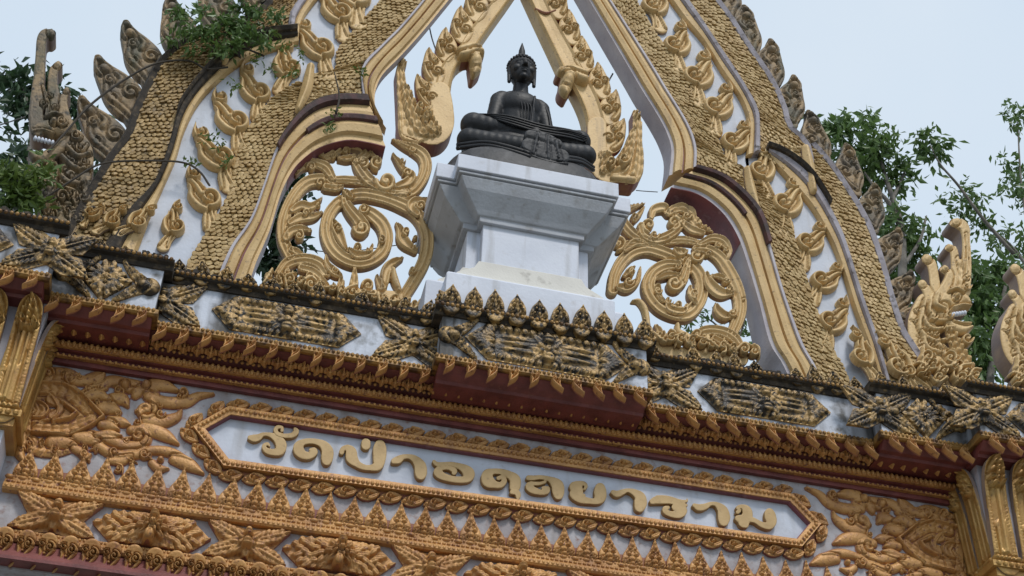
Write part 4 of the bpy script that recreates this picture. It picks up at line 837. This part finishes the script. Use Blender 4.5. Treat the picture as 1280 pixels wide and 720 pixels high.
carve_px('foot_curls', curls([(x, 418+.17*(x-800)) for x in range(798, 950, 13)], 7.5, .05, 12), YS-.05, [GOLD, SIDET], sr, cell=.9, back=.03)

# ================================================================== PEDESTAL
PX = -.045
ped = thing('statue_pedestal', 'stepped white plaster pedestal under the dark seated statue, on the middle of the gate', 'pedestal', (PX, 0, ZLT))
def plan(hx, hy, n):
    return [(PX-hx, -hy), (PX+hx, -hy), (PX+hx, -hy+n), (PX+hx+n, -hy+n), (PX+hx+n, hy-n), (PX+hx, hy-n), (PX+hx, hy), (PX-hx, hy), (PX-hx, hy-n), (PX-hx-n, hy-n), (PX-hx-n, -hy+n), (PX-hx, -hy+n)]
def stack(levels, name, mats=(WHITE,)):
    """levels (z, half width, half depth, notch) from the bottom up"""
    V = []; F = []; n = 12
    for z, hx, hy, nn in levels: V += [(x, y, z) for x, y in plan(hx, hy, nn)]
    for k in range(len(levels)-1):
        for i in range(n): F.append((k*n+i, k*n+(i+1) % n, (k+1)*n+(i+1) % n, (k+1)*n+i))
    F += [tuple(range(n))[::-1], tuple(range((len(levels)-1)*n, len(levels)*n))]
    mb = MB(); mb.add(V, F); o = mb.build(name, list(mats), ped)
    bv = o.modifiers.new('bevel', 'BEVEL'); bv.width = .006; bv.segments = 2; bv.limit_method = 'ANGLE'
    return o
stack([(ZLT-.01, .595, .415, .12), (7.735, .595, .415, .12), (7.75, .587, .407, .12), (7.765, .56, .39, .115)], 'base_block')
stack([(7.76, .53, .385, .11), (7.785, .52, .38, .11), (7.86, .40, .372, .10), (7.93, .37, .365, .095)], 'sill', (CREAM,))
stack([(7.925, .352, .36, .095), (8.285, .352, .36, .095)], 'neck')
stack([(8.275, .385, .39, .10), (8.32, .385, .39, .10), (8.325, .405, .405, .105), (8.36, .43, .425, .11), (8.47, .52, .50, .125), (8.555, .565, .535, .13)], 'cove', (DULL_SHADE,))
stack([(8.545, .550, .52, .13), (8.565, .550, .52, .13), (8.568, .582, .545, .13), (8.588, .582, .545, .13), (8.590, .560, .525, .13), (8.604, .560, .525, .13)], 'fillet', (DULL_SHADE,))
stack([(8.598, .598, .56, .13), (8.735, .598, .56, .13)], 'cap')

# ================================================================== SEATED STATUE
sx = -.085
stat = thing('seated_statue', 'black seated statue in meditation with pointed topknot on the white pedestal', 'statue', (sx, 0, 8.737))
def body(shapes, name, voxel, m, parent, smooth=6):
    """many tapered capsules and ellipsoids fused into one continuous skin by voxel remeshing"""
    mb = MB()
    for s in shapes:
        if s[0] == 'e': mb.ball(s[1], s[2], 20, 14)
        else:
            a, c, r0, r1 = Vector(s[1]), Vector(s[2]), s[3], s[4]; fl = s[5] if len(s) > 5 else 1.
            n = 8
            for i in range(n+1):
                t = i/n; p = a.lerp(c, t); r = r0+(r1-r0)*t; mb.ball(p, (r, r*fl, r), 14, 9)
    me = mb.mesh(name+'_raw', [m]); o = bpy.data.objects.new(name+'_raw', me); C.objects.link(o)
    r = o.modifiers.new('r', 'REMESH'); r.mode = 'VOXEL'; r.voxel_size = voxel
    k = o.modifiers.new('s', 'SMOOTH'); k.factor = .5; k.iterations = smooth
    dg = bpy.context.evaluated_depsgraph_get(); ev = o.evaluated_get(dg); me2 = bpy.data.meshes.new_from_object(ev)
    bpy.data.objects.remove(o); me2.name = name; me2.transform(Matrix.Translation(-W(parent)))
    me2.polygons.foreach_set('use_smooth', np.ones(len(me2.polygons), bool)); me2.materials.clear(); me2.materials.append(m)
    return inst(me2, name, parent, W(parent))
hx, hy, hz = sx-.004, -.05, 10.31
sh = [('c', (sx, .03, 9.36), (sx, .02, 9.64), .185, .150, .75), ('c', (sx, .02, 9.64), (sx, .01, 9.90), .150, .175, .74), ('e', (sx, -.03, 9.92), (.172, .118, .14)),
      ('c', (sx-.150, .01, 10.00), (sx+.150, .01, 9.985), .080, .080), ('c', (sx-.08, .01, 10.05), (sx+.08, .01, 10.05), .058, .058), ('c', (sx, .0, 10.01), (hx, -.02, 10.22), .074, .062),
      # arms
      ('c', (sx-.178, .0, 9.975), (sx-.228, -.02, 9.66), .072, .060), ('c', (sx-.228, -.02, 9.66), (sx-.12, -.29, 9.41), .058, .042), ('c', (sx+.178, .0, 9.965), (sx+.235, -.02, 9.64), .072, .060), ('c', (sx+.235, -.02, 9.64), (sx+.11, -.29, 9.41), .058, .042),
      ('e', (sx-.01, -.32, 9.40), (.12, .06, .035)), ('c', (sx-.10, -.335, 9.415), (sx+.08, -.34, 9.415), .024, .018), ('c', (sx+.08, -.32, 9.425), (sx-.02, -.335, 9.44), .020, .013),
      # legs: thighs out to the knees, shins crossed in front
      ('c', (sx-.08, .0, 9.36), (sx-.38, -.18, 9.42), .14, .112), ('c', (sx+.08, .0, 9.36), (sx+.38, -.18, 9.44), .14, .105),
      ('c', (sx-.405, -.20, 9.425), (sx+.05, -.33, 9.30), .104, .080), ('c', (sx+.05, -.33, 9.30), (sx+.33, -.31, 9.38), .074, .048),
      ('c', (sx+.435, -.21, 9.455), (sx+.10, -.32, 9.29), .098, .078),
      ('c', (sx-.435, -.22, 9.235), (sx+.0, -.35, 9.13), .096, .084), ('c', (sx+.0, -.35, 9.13), (sx+.475, -.25, 9.275), .084, .090), ('e', (sx, -.1, 9.24), (.47, .28, .13)),
      ]
body(sh, 'body', .011, BLACK, stat, 5)
# robe folds and shawl edge
mb = MB()
for i, dz in enumerate((.0, .030, .060, .090)):
    P = cr([(sx-.42+.03*i, -.26, 9.49+dz*.1), (sx-.18, -.375, 9.415-dz*.8), (sx+.08, -.395, 9.365-dz*.9), (sx+.32, -.36, 9.41-dz*.9), (sx+.47, -.28, 9.48-dz*.9)], 6); mb.tube(P, [.005+.007*math.sin(math.pi*k/(len(P)-1)) for k in range(len(P))], 6)
for i in range(5):
    P = cr([(sx+.14+.05*i, -.395+.012*i, 9.34+.004*i), (sx+.32+.03*i, -.375+.022*i, 9.385+.002*i), (sx+.48, -.29, 9.45-.02*i)], 6); mb.tube(P, .006, 6)
mb.tube(cr([(sx+.105, -.055, 10.045), (sx+.098, -.108, 9.985), (sx+.086, -.138, 9.91), (sx+.078, -.122, 9.75), (sx+.07, -.11, 9.58)], 6), .010, 6)
mb.tube(cr([(sx+.19, -.06, 9.97), (sx+.225, -.075, 9.83), (sx+.24, -.085, 9.66)], 6), .007, 6)
for k in range(5):
    mb.tube(cr([(sx-.05+.03*k, -.140+.004*k, 9.95-.02*k), (sx-.01+.025*k, -.132, 9.82), (sx+.0+.02*k, -.115, 9.64)], 5), .0045, 5)
for dz in (0, -.035): mb.tube(cr([(sx-.52, -.22, 9.16+dz), (sx-.34, -.36, 9.10+dz), (sx-.18, -.42, 9.04+dz), (sx+.0, -.45, 8.98+dz)], 6), .019, 6)
for dz in (0, -.03): mb.tube(cr([(sx+.20, -.45, 8.99+dz), (sx+.30, -.42, 9.05+dz), (sx+.42, -.36, 9.11+dz), (sx+.54, -.25, 9.17+dz)], 6), .017, 6)
mb.build('robe_folds', [BLACK], stat, True)
# head
hd = [('e', (hx, hy, hz), (.104, .118, .150)), ('e', (hx, hy-.03, hz-.075), (.074, .082, .075)), ('e', (hx, hy-.075, hz-.125), (.034, .032, .028)), ('c', (hx, hy-.112, hz+.035), (hx, hy-.136, hz-.028), .013, .019), ('e', (hx, hy-.118, hz-.032), (.027, .016, .012)),
      ('e', (hx, hy-.108, hz-.070), (.034, .014, .009)), ('e', (hx, hy-.104, hz-.087), (.026, .015, .010)), ('c', (hx-.066, hy-.088, hz+.030), (hx-.016, hy-.112, hz+.043), .010, .010), ('c', (hx+.016, hy-.112, hz+.043), (hx+.066, hy-.088, hz+.030), .010, .010),
      ('e', (hx-.042, hy-.094, hz+.008), (.024, .013, .011)), ('e', (hx+.042, hy-.094, hz+.008), (.024, .013, .011)), ('e', (hx-.055, hy-.072, hz-.035), (.036, .032, .036)), ('e', (hx+.055, hy-.072, hz-.035), (.036, .032, .036)),
      ('c', (hx-.106, hy+.01, hz+.04), (hx-.104, hy+.0, hz-.135), .020, .017), ('c', (hx+.106, hy+.01, hz+.04), (hx+.104, hy+.0, hz-.135), .020, .017)]
body(hd, 'head', .0055, BLACK, stat, 2)
mb = MB(); mb.ball((hx, hy+.022, hz+.055), (.117, .122, .128), 22, 14); mb.ball((hx, hy+.03, hz+.185), (.066, .066, .050), 16, 10)
for j in range(9):
    a = .18+j*.155
    for i in range(int(26*math.cos(a))+1):
        q = 2*math.pi*(i+.5*(j % 2))/(int(26*math.cos(a))+1)
        if math.sin(q) < -.25 and a < .30: continue
        mb.ball((hx+.117*math.cos(a)*math.cos(q), hy+.022+.122*math.cos(a)*math.sin(q), hz+.055+.128*math.sin(a)), (.014, .014, .012), 6, 4)
mb.build('curled_hair', [BLACK], stat, True)
mb = MB(); mb.tube([(hx, hy+.03, hz+.20), (hx, hy+.03, hz+.235), (hx, hy+.03, hz+.25), (hx, hy+.03, hz+.30), (hx, hy+.03, hz+.36), (hx, hy+.03, hz+.405)], [.042, .040, .030, .027, .014, .003], 12)
mb.build('flame_finial', [BLACK], stat, True)
# base and hanging cloth
mb = MB(); N_ = 48
lv = [(8.735, .665, .475), (8.84, .655, .47), (8.94, .625, .455), (9.00, .595, .435), (9.035, .565, .415), (9.05, .50, .36)]; V = []; F = []
for z, a, c in lv:
    for i in range(N_):
        t = 2*math.pi*i/N_; r = 1/(abs(math.cos(t))**3.2+abs(math.sin(t))**3.2)**(1/3.2)
        V.append((sx+.02+a*r*math.cos(t), c*r*math.sin(t), z))
for k in range(len(lv)-1):
    for i in range(N_): F.append((k*N_+i, k*N_+(i+1) % N_, (k+1)*N_+(i+1) % N_, (k+1)*N_+i))
F += [tuple(range((len(lv)-1)*N_, len(lv)*N_))]; mb.add(V, F); mb.build('base', [BLACKB], stat, True)
ap = unit('hanging_cloth', [stroke([(-.12, .06, .05), (.0, .05, .06), (.10, .03, .05)], .022, 'b'), stroke([(-.13, -.03, .06), (.02, -.06, .075), (.15, -.07, .06)], .022, 'b'), stroke([(-.17, -.09, .010), (-.06, -.135, .012), (.08, -.150, .012), (.20, -.135, .010)], .030, 'r'),
      stroke([(-.06, .10, .010), (-.075, .0, .014), (-.09, -.10, .014)], .027, 'r'), stroke([(.02, .09, .010), (.03, -.02, .016), (.04, -.12, .014)], .028, 'r'), stroke([(.09, .07, .010), (.11, -.02, .014), (.14, -.11, .012)], .027, 'r')], .008, [BLACKB, BLACKB], .10, noise=.04)
inst(ap, 'hanging_cloth', stat, (sx+.10, -.445, 9.095), (math.radians(6), 0, 0), (.92, 1, 1.05))

# ================================================================== SERPENT FINIALS
def T3(P, ox, oy, s): return [(a/s+ox, b_/s+oy, c_/s) for a, b_, c_ in P]
def nst(ox, oy, s):
    def st(P, h=.05, k='b', ser=0): return (cr(T3(P, ox, oy, s), 8), h*.75, k, ser)
    def sp(x, y, r, a0=0, turns=1.4, d=1, h=.1): return spi(x/s+ox, y/s+oy, r/s, a0, turns, d, h=h*.75)
    def dt(x, y, r, h=.1): return dot(x/s+ox, y/s+oy, r/s, h*.75)
    return st, sp, dt
def naga_right(parent, off=np.zeros(3)):
    st, sp, dt = nst(1100, 260, 3.27); Y = -.02
    P = [('neck', [st([(185,400,46),(165,470,56),(175,540,60),(215,600,56),(260,650,60),(310,690,60)], .05, 'b')]+curls([(1100+a/3.27, 260+b_/3.27) for a, b_ in [(150,480),(165,560),(200,620),(240,590),(245,660),(290,650),(300,700),(210,570),(330,700),(185,500),(150,430),(215,520),(270,610)]], 6.2, .058, 5)+[ st([(175,390,10),(165,450,10),(200,505,10),(285,500,8)], .085, 'r'), st([(195,395,9),(190,440,9),(220,475,9),(275,475,7)], .10, 'r'), st([(160,430,10),(155,510,11),(215,555,10),(290,540,8)], .08, 'r'), st([(165,520,10),(185,580,11),(235,600,9)], .075, 'r'),
        st([(275,500,20),(300,570,24),(335,630,26),(365,685,22)], .09, 'g', 7), sp(345,548,30,0,1.4,1,.09), st([(225,560,10),(260,620,12),(270,680,10)], .085, 'r', 3), sp(205,460,20,0,1.3,1,.10)]),
      ('head', [st([(215,390,40),(255,385,42),(300,385,36),(335,385,24),(355,402,9)], .09, 'r'), st([(250,430,26),(275,470,26),(300,497,22),(335,508,18),(366,498,8)], .075, 'r'), dt(298,382,17,.135), dt(298,382,9,.15), st([(265,360,8),(295,350,8),(325,365,7)], .125, 'r'), sp(340,340,22,0,1.3,1,.11), st([(285,425,7),(320,415,7),(356,418,6)], .11, 'r'), st([(225,370,12),(215,410,12),(250,430,10)], .11, 'r'), sp(268,455,22,0,1.4,1,.11), st([(290,478,6),(325,485,6),(360,487,5)], .09, 'r')]),
      ('crest', [st([(292,72,16),(318,78,22),(338,100,20),(343,150,16),(344,220,20),(340,290,24),(330,350,32)], .07, 'b'), st([(272,172,14),(293,185,16),(300,235,18),(305,300,24),(310,350,24)], .06, 'b'), dt(300,70,17,.085), dt(276,172,14,.08), st([(250,262,15),(272,285,16),(262,325,20),(235,370,24)], .075, 'b'), dt(255,262,14,.095), st([(340,120,5),(345,200,6),(340,300,6)], .085, 'r'), st([(310,220,10),(320,280,10),(315,340,8)], .085, 'l', 3), sp(340,300,16,0,1.2,1,.09)]),
      ('back_crest', [st([(185,215,20),(205,235,20),(215,280,20),(220,330,22),(215,380,26)], .04, 'b'), dt(187,215,20,.06), st([(166,318,17),(185,345,18),(200,385,22)], .045, 'b'), dt(167,318,17,.06)])]
    for i, (nm, ss) in enumerate(P):
        o = carve_px(nm, ss, Y-.004*i, [GOLD, SIDEG], parent, cell=.95, back=.12-.006*i, off=off, noise=.02)
    carve_px('neck_scroll', curls([(1148,466),(1162,460),(1176,468),(1190,462),(1204,470),(1170,476),(1198,478),(1216,474),(1156,450),(1184,452)], 8.5, .075, 8), Y-.05, [GOLD, SIDEG], parent, cell=.9, back=.05, off=off)
    # teeth
    mb = MB()
    for i in range(6):
        p = at(1100+(292+i*11)/3.27, 260+(437-i*1.6)/3.27, Y-.06)+off; mb.ball(p, (.014, .02, .024), 6, 4)
    mb.build('teeth', [WHITE], parent, True)
nr = thing('serpent_finial', 'gold open-mouthed serpent head with tall curling crest, at the right foot of the arch', 'serpent finial', tuple(at(1170, 470, 0)), 'serpent head finials')
naga_right(nr)
pr_ = at(1170, 470, 0)
OFFN = np.array([.72, -.10, -.02])
nr2 = thing('serpent_finial', 'gold scaly serpent neck cut by the right edge of the picture, behind the pillar', 'serpent finial', tuple(pr_+OFFN), 'serpent head finials')
naga_right(nr2, OFFN)
nl = thing('serpent_finial', 'weathered serpent head with one tall straight crest at the left foot of the arch', 'serpent finial', tuple(at(75, 270, 0)), 'serpent head finials')
st, sp, dt = nst(0, 20, 2.77)
P = [('neck', [st([(255,440,40),(275,480,46),(265,540,56),(240,600,60),(215,660,60),(200,720,70)], .05, 'b')]+curls([(a/2.77, 20+b_/2.77) for a, b_ in [(245,470),(280,470),(250,520),(225,550),(255,570),(280,590),(215,600),(245,630),(270,660),(200,660),(235,690),(180,700),(260,710)]], 7, .06, 6)+[ st([(235,470,10),(270,500,10),(310,490,8)], .09, 'r'), st([(215,500,10),(260,540,10),(310,540,8)], .09, 'r'), st([(205,560,10),(240,590,12),(290,590,8)], .085, 'r'), sp(262,430,24,0,1.4,1,.10), sp(290,520,18,0,1.3,1,.09), st([(180,540,24),(165,600,28),(150,660,26)], .085, 'g', 6), sp(215,640,26,0,1.4,-1,.09), sp(290,640,24,0,1.4,1,.085), st([(290,560,20),(310,620,24),(300,700,26)], .05, 'l', 4), st([(170,680,24),(240,700,30),(320,690,24)], .06, 'g', 5)]),
     ('head', [st([(230,395,36),(190,390,34),(150,395,26),(118,402,16)], .085, 'r'), st([(215,455,24),(170,490,24),(130,500,18),(105,485,8)], .07, 'r'), dt(188,385,15,.125), st([(215,365,8),(185,358,8),(160,370,6)], .115, 'r'), sp(215,385,24,0,1.4,1,.11), st([(185,425,6),(150,415,6),(118,418,5)], .10, 'r'), st([(120,540,26),(140,600,30)], .04, 'b', 4)]),
     ('crest', [st([(182,72,12),(160,74,16),(145,92,17),(140,150,17),(136,220,19),(128,300,23),(125,360,26),(130,405,26)], .07, 'b'), dt(176,74,14,.085), st([(203,182,14),(186,200,15),(182,250,18),(192,310,24),(200,360,30)], .06, 'b'), dt(198,182,14,.075), st([(232,272,12),(220,300,13),(222,345,18),(235,400,24)], .065, 'b'), dt(228,272,12,.08), sp(208,382,20,0,1.3,1,.10), st([(150,260,6),(165,320,8),(160,360,6)], .085, 'l'), sp(150,320,16,0,1.3,1,.09), sp(190,330,14,0,1.3,1,.085), sp(172,290,12,0,1.3,1,.085)])]
for i, (nm, ss) in enumerate(P): carve_px(nm, ss, -.02-.004*i, [GRIME, SIDEG], nl, cell=1.0, back=.12-.006*i, noise=.02)
mb = MB()
for i in range(6): mb.ball(at((122+i*12)/2.77, 20+(424+i*3)/2.77, -.09), (.013, .02, .022), 6, 4)
mb.build('teeth', [WHITE], nl, True)
# small curled stub beyond the right finial
# ================================================================== PILLARS
def leaf_strip(L=.72, wd=.092):
    return unit('capital_leaf', [stroke([(0, .0, wd*.96), (0, L*.5, wd*.86), (0, L*.86, wd*.82), (0, L*.93, wd*.62), (0, L*1.0, wd*.12)], .02, 'f'), (np.array([(-wd*.30, .05, .012), (-wd*.28, L*.82, .012)]), .040, 'r', 0), (np.array([(wd*.30, .05, .012), (wd*.28, L*.82, .012)]), .040, 'r', 0), (np.array([(0, .05, .020), (0, L*.80, .016)]), .048, 'r', 0),
       (np.array([(-wd*.72, .05, .016), (-wd*.66, L*.82, .016)]), .034, 'l', 34), (np.array([(wd*.72, .05, .016), (wd*.66, L*.82, .016)]), .034, 'l', 34),
       stroke([(0, L*.78, .045), (0, L*.86, .05), (0, L*.93, .03), (0, L*1.0, .008)], .075, 'g', 5), spi(-.04, L*.80, .03, 0, 1.3, 1, h=.06), spi(.04, L*.80, .03, 0, 1.3, -1, h=.06)] +
       [dot(-wd*.8+wd*1.6*i/5, .02, .022, .05) for i in range(6)], .0095, [GOLDP, SIDEG], .015)
LEAFST = leaf_strip()
for v in LEAFST.vertices:
    v.co.y = v.co.y*1.35-.085*max(0., v.co.z/.72)**7
for s, lab in ((-1, 'white gate pillar with gold lotus-leaf capital at the left edge'), (1, 'white gate pillar with gold lotus-leaf capital at the right edge')):
    xi = -3.09 if s < 0 else 3.14; xo = xi+s*1.0; x0, x1 = min(xi, xo), max(xi, xo); zb, zt = 6.17, 6.80
    pl = thing('gate_pillar', lab, 'pillar', ((x0+x1)/2, -.1, 0), 'gate pillars')
    e = .022*(s > 0)
    mb = MB(); mb.box(x0+.05, x1-.05, -.28, .55, 0, 6.12); mb.build('shaft', [WHITE], pl)
    mb = MB()
    V = [(x0+.02, -.31, zb), (x1-.02, -.31, zb), (x1-.02, .5, zb), (x0+.02, .5, zb), (x0+.0, -.36, 6.97), (x1-.0, -.36, 6.97), (x1-.0, .5, 6.97), (x0+.0, .5, 6.97)]
    mb.add(V, [(0,3,2,1),(4,5,6,7),(0,1,5,4),(1,2,6,5),(2,3,7,6),(3,0,4,7)]); cap = mb.build('capital', [SOFF], pl)
    mb = MB(); mb.box(x0-.03, x1+.03, -.365, .52, zb-.045, zb-.003); mb.box(x0+.0, x1-.0, -.335, .52, zb-.10, zb-.047); mb.box(x0+.03, x1-.03, -.305, .52, 6.10, zb-.102)
    for x in np.arange(x0-.01, x1, .045): mb.ball((x+.02, -.37, zb-.024), (.018, .014, .018), 6, 4)
    mb.build('collar', [GOLDP], pl)
    tilt = -math.atan2(.06, .8)
    for i in range(5):
        x = xi+s*(.085+.205*i); inst(LEAFST, 'capital_leaf', cap, (x, -.326, zb), (-tilt, 0, 0), (1, 1, 1.04))
    for i in range(2):
        y = -.235+.19*i
        inst(LEAFST, 'capital_leaf', cap, (xi+s*.012, y, zb), (.030, 0, math.radians(-90 if s > 0 else 90)), (1, .55, 1.04))
    # corner leaf bending outwards on the inner corner
    mb = MB()
    mb = None
# small gold block and bud beside the left pillar foot are part of its collar

# ================================================================== TREES
def leaves_mesh(blobs, m, name, parent, per, size, spread=1.0, droop=.6, seed=1, yj=.6):
    """sprays of folded pointed leaves filling blobs (px,py,r_px,depth)"""
    r_ = np.random.default_rng(seed); V = []; F = []; n = 0
    for px, py, rp, y in blobs:
        c = at(px, py, y); rm = np.linalg.norm(at(px+rp, py, y)-c)
        k = max(3, int(per*(rp/20)**2/6))
        for _ in range(k):
            d = r_.normal(size=3); d /= np.linalg.norm(d); tw = c+d*rm*r_.uniform(.1, 1.0)**.6*np.array([1, yj, 1])
            ax = r_.normal(size=3)*.8+d; ax /= np.linalg.norm(ax)
            for j in range(7):
                p = tw+ax*(j-3)*size*.35+r_.normal(size=3)*size*.12
                dr = r_.normal(size=3)*.7+ax*.3; dr[2] -= droop; dr /= np.linalg.norm(dr)
                sd_ = np.cross(dr, r_.normal(size=3)); sd_ /= np.linalg.norm(sd_); L = size*r_.uniform(.65, 1.25); wd = L*r_.uniform(.16, .24); nn = np.cross(dr, sd_)*wd*.35
                V += [p, p+dr*L*.45+sd_*wd+nn, p+dr*L, p+dr*L*.45-sd_*wd+nn]
                F += [(n, n+1, n+2), (n, n+2, n+3)]; n += 4
    o0 = np.array(W(parent)); return inst(mesh(name, np.array(V)-o0, F, [m]), name, parent, o0)
def limb(mb, pts, y, r0, r1):
    P = [at(a, c, y+dy) for a, c, dy in [(p+(0,))[:3] for p in pts]]; P = cr(np.array(P), 5); mb.tube([tuple(p) for p in P], list(np.linspace(r0, r1, len(P))), 6)
def tree(label, trunk_px, y, blobs, limbs, m, per, size, seed, droop=.6, group='trees behind the gate'):
    b0 = at(*trunk_px, y); t = thing('leafy_tree', label, 'tree', (b0[0], y, 0), group)
    mb = MB(); mb.tube([(b0[0]+.15, y, 0), (b0[0]-.1, y, b0[2]*.4), (b0[0]+.08, y, b0[2]*.75), tuple(b0)], [.22, .17, .13, .08], 9); mb.build('trunk', [BARK], t, True)
    if limbs:
        mb = MB()
        for pts, r0, r1 in limbs: limb(mb, pts, y, r0, r1)
        mb.build('branches', [BARK], t, True)
    leaves_mesh([(a, c, r, y+d) for a, c, r, d in blobs], m, 'crown', t, per, size, seed=seed, droop=droop)
    return t
tree('tall tree with drooping green leaf tufts rising behind the right slope of the arch', (1130, 420), 4.2,
     [(1035,160,20,.2),(1055,168,26,0),(1080,158,20,.2),(1098,180,24,-.1),(1062,200,28,.2),(1100,208,22,0),(1115,225,18,.1),(1125,200,12,0),(1078,232,24,.3),(1046,228,20,.4),(1136,212,10,0),(1160,172,15,0),(1148,182,11,.1),(1172,182,12,0),(1165,194,11,.1),(1118,278,24,0),(1138,296,24,.2),(1110,310,26,.4),(1150,320,20,.3),(1098,270,16,.3),(1130,345,26,.3),(1152,360,22,.2),(1110,370,24,.4)],
     [([(1130,420),(1128,340),(1126,282),(1108,225),(1098,190)], .07, .02), ([(1126,285),(1112,255),(1095,236),(1080,215)], .045, .015), ([(1115,250),(1128,222),(1134,206)], .03, .012), ([(1268,318),(1230,275),(1198,232),(1175,205),(1163,182)], .030, .009), ([(1128,335),(1150,300),(1158,270)], .03, .012)],
     LEAFM, 125, .145, 11)
tree('dense dark green tree filling the corner behind the right serpent head', (1235, 520), 3.4,
     [(1222,350,22,0),(1246,345,26,.2),(1275,350,24,.3),(1215,385,22,.1),(1240,390,28,0),(1268,395,26,.3),(1220,425,24,0),(1246,435,26,.2),(1275,440,24,.3),(1225,462,20,.1),(1290,400,26,.2),(1196,330,14,.3),(1205,322,14,.2)],
     [([(1235,520),(1240,450),(1250,390),(1262,335)], .05, .02)], LEAFM, 170, .135, 12, .8)
tree('slim tree with hanging leaf clusters at the right edge below the sky', (1300, 420), 5.0,
     [(1206,242,17,0),(1193,262,13,.1),(1218,258,15,.1),(1228,275,14,0),(1205,280,12,.1),(1180,255,8,0),(1240,292,13,0),(1262,145,12,0),(1275,138,14,0),(1268,158,11,0),(1260,205,13,0),(1274,212,16,.1),(1268,232,17,0),(1282,250,18,.1),(1270,292,13,0),(1262,318,12,.1),(1284,310,16,.1),(1250,306,10,0)],
     [([(1300,420),(1290,350),(1268,312),(1236,282),(1215,255)], .036, .010), ([(1290,350),(1284,280),(1276,225),(1272,150)], .03, .009)], LEAFM, 110, .125, 13)
tree('dark tree with coarse leaves behind the left serpent head', (20, 420), 3.2,
     [(12,95,18,0),(30,112,22,.1),(52,100,16,0),(70,118,18,.1),(18,128,18,0),(90,132,16,.1),(48,138,20,0),(108,150,14,.1),(92,165,14,0),(100,190,16,.1),(20,205,26,0),(45,225,24,.1),(12,240,26,.2),(115,190,12,0),(122,210,10,.1),(75,150,16,.1),(6,160,10,0),(30,178,10,.1)],
     [([(20,420),(22,260),(40,170),(30,110)], .06, .015)], LEAFD, 95, .15, 14, .5)
tree('dark leafy tree seen through the left opening of the arch', (360, 520), 2.2,
     [(352,205,18,0),(378,190,14,0),(342,238,18,0),(372,225,18,.1),(352,268,20,0),(336,290,18,.1),(362,300,20,0),(342,318,18,.1),(330,265,14,0),(400,192,12,0),(325,320,14,.1),(360,335,18,.1)],
     [([(360,520),(358,400),(352,300),(360,220)], .05, .02)], LEAFD, 150, .12, 15)
tree('small light green sapling showing behind the right scroll panel', (905, 560), 1.6,
     [(858,402,9,0),(862,418,8,0),(880,395,6,0),(930,400,9,0),(934,418,8,.1),(905,415,6,0),(928,388,6,0)], [([(905,560),(906,450),(900,412),(875,392)], .02, .006), ([(906,450),(925,418),(932,395)], .015, .006)], LEAFM, 90, .085, 16)
# creeper on the upper left of the arch and fern at its foot
vine = thing('creeper', 'green creeper trailing over the upper left band of the arch', 'climbing plant', tuple(at(265, 60, -.12)))
mb = MB()
for pts in ([(330,70),(300,58),(270,52),(240,40),(222,20)], [(320,10),(300,30),(275,45),(262,70)], [(420,142),(424,120),(418,90)]):
    mb = MB(); limb(mb, pts, -.14, .010, .004); mb.build('stem', [TWIG], vine, True)
leaves_mesh([(226,18,13,-.16),(238,40,12,-.18),(255,12,10,-.16),(262,40,15,-.2),(285,28,17,-.18),(308,38,17,-.2),(318,15,14,-.16),(295,58,12,-.2),(330,55,10,-.2),(275,62,11,-.18),(215,48,8,-.14),(240,62,8,-.16),(345,22,9,-.16),(300,8,13,-.14)], LEAFM, 'leaves', vine, 190, .07, seed=21, droop=.5, yj=.35)
leaves_mesh([(262,172,10,-.10),(276,182,8,-.12),(290,105,7,-.12),(318,72,8,-.14),(424,140,8,-.12),(452,88,6,-.1),(352,58,9,-.15),(366,92,8,-.14),(340,40,10,-.16),(378,66,6,-.12),(335,84,7,-.13),(240,205,6,-.1),(285,200,6,-.1),(415,158,5,-.12)], LEAFB, 'sprigs', vine, 85, .05, seed=22, droop=.4, yj=.3)['kind'] = 'stuff'
fern = thing('fern', 'bright green fern tuft growing at the left foot of the arch', 'fern', tuple(at(30, 262, -.25)))
leaves_mesh([(22,232,18,-.25),(45,222,15,-.25),(15,250,16,-.25),(40,245,14,-.25),(5,220,16,-.25),(52,205,9,-.22),(30,262,10,-.25)], LEAFB, 'fronds', fern, 170, .085, seed=23, droop=.3, yj=.5)
moss = [(170,268,5,-.2),(200,285,5,-.2),(120,262,6,-.2),(95,268,6,-.2),(230,300,4,-.2)]
# wires and dry runners
def wire(label, pts, y, r, m=WIRE, name='cable', cat='cable'):
    P = cr(np.array([at(a, c, y) for a, c in pts]), 6); mb = MB(); mb.tube([tuple(p) for p in P], r, 6)
    o = mb.build(name, [m]); tag(o, label, cat)
    return o
wire('dry dark runner stretching across the upper left flame leaves of the arch', [(60,190),(85,162),(112,132),(155,100),(196,79),(236,76),(258,86),(285,84)], -.10, .009, TWIG, 'dry_runner', 'runner')
wire('thin dark runner crossing the lower left mosaic band', [(58,246),(92,224),(118,208),(145,202),(200,201),(232,204),(250,215),(262,232)], -.13, .008, TWIG, 'dry_runner', 'runner')
wire('thin pale cable at the left edge against the sky', [(-12,160),(10,153),(32,146)], .9, .006)
wire('thin wire tying the left gable board leaf to the arch', [(536,30),(540,48),(546,66)], .12, .006)
wire('thin wire tying the right gable board leaf to the arch', [(766,92),(760,104),(759,116)], .12, .007)
wire('thin wire strung from the right tail to the arch shoulder', [(795,238),(806,239),(822,240)], .12, .004)
wire('thin wire strung across the left scroll panel', [(372,308),(400,314),(440,314),(500,306)], .16, .004)
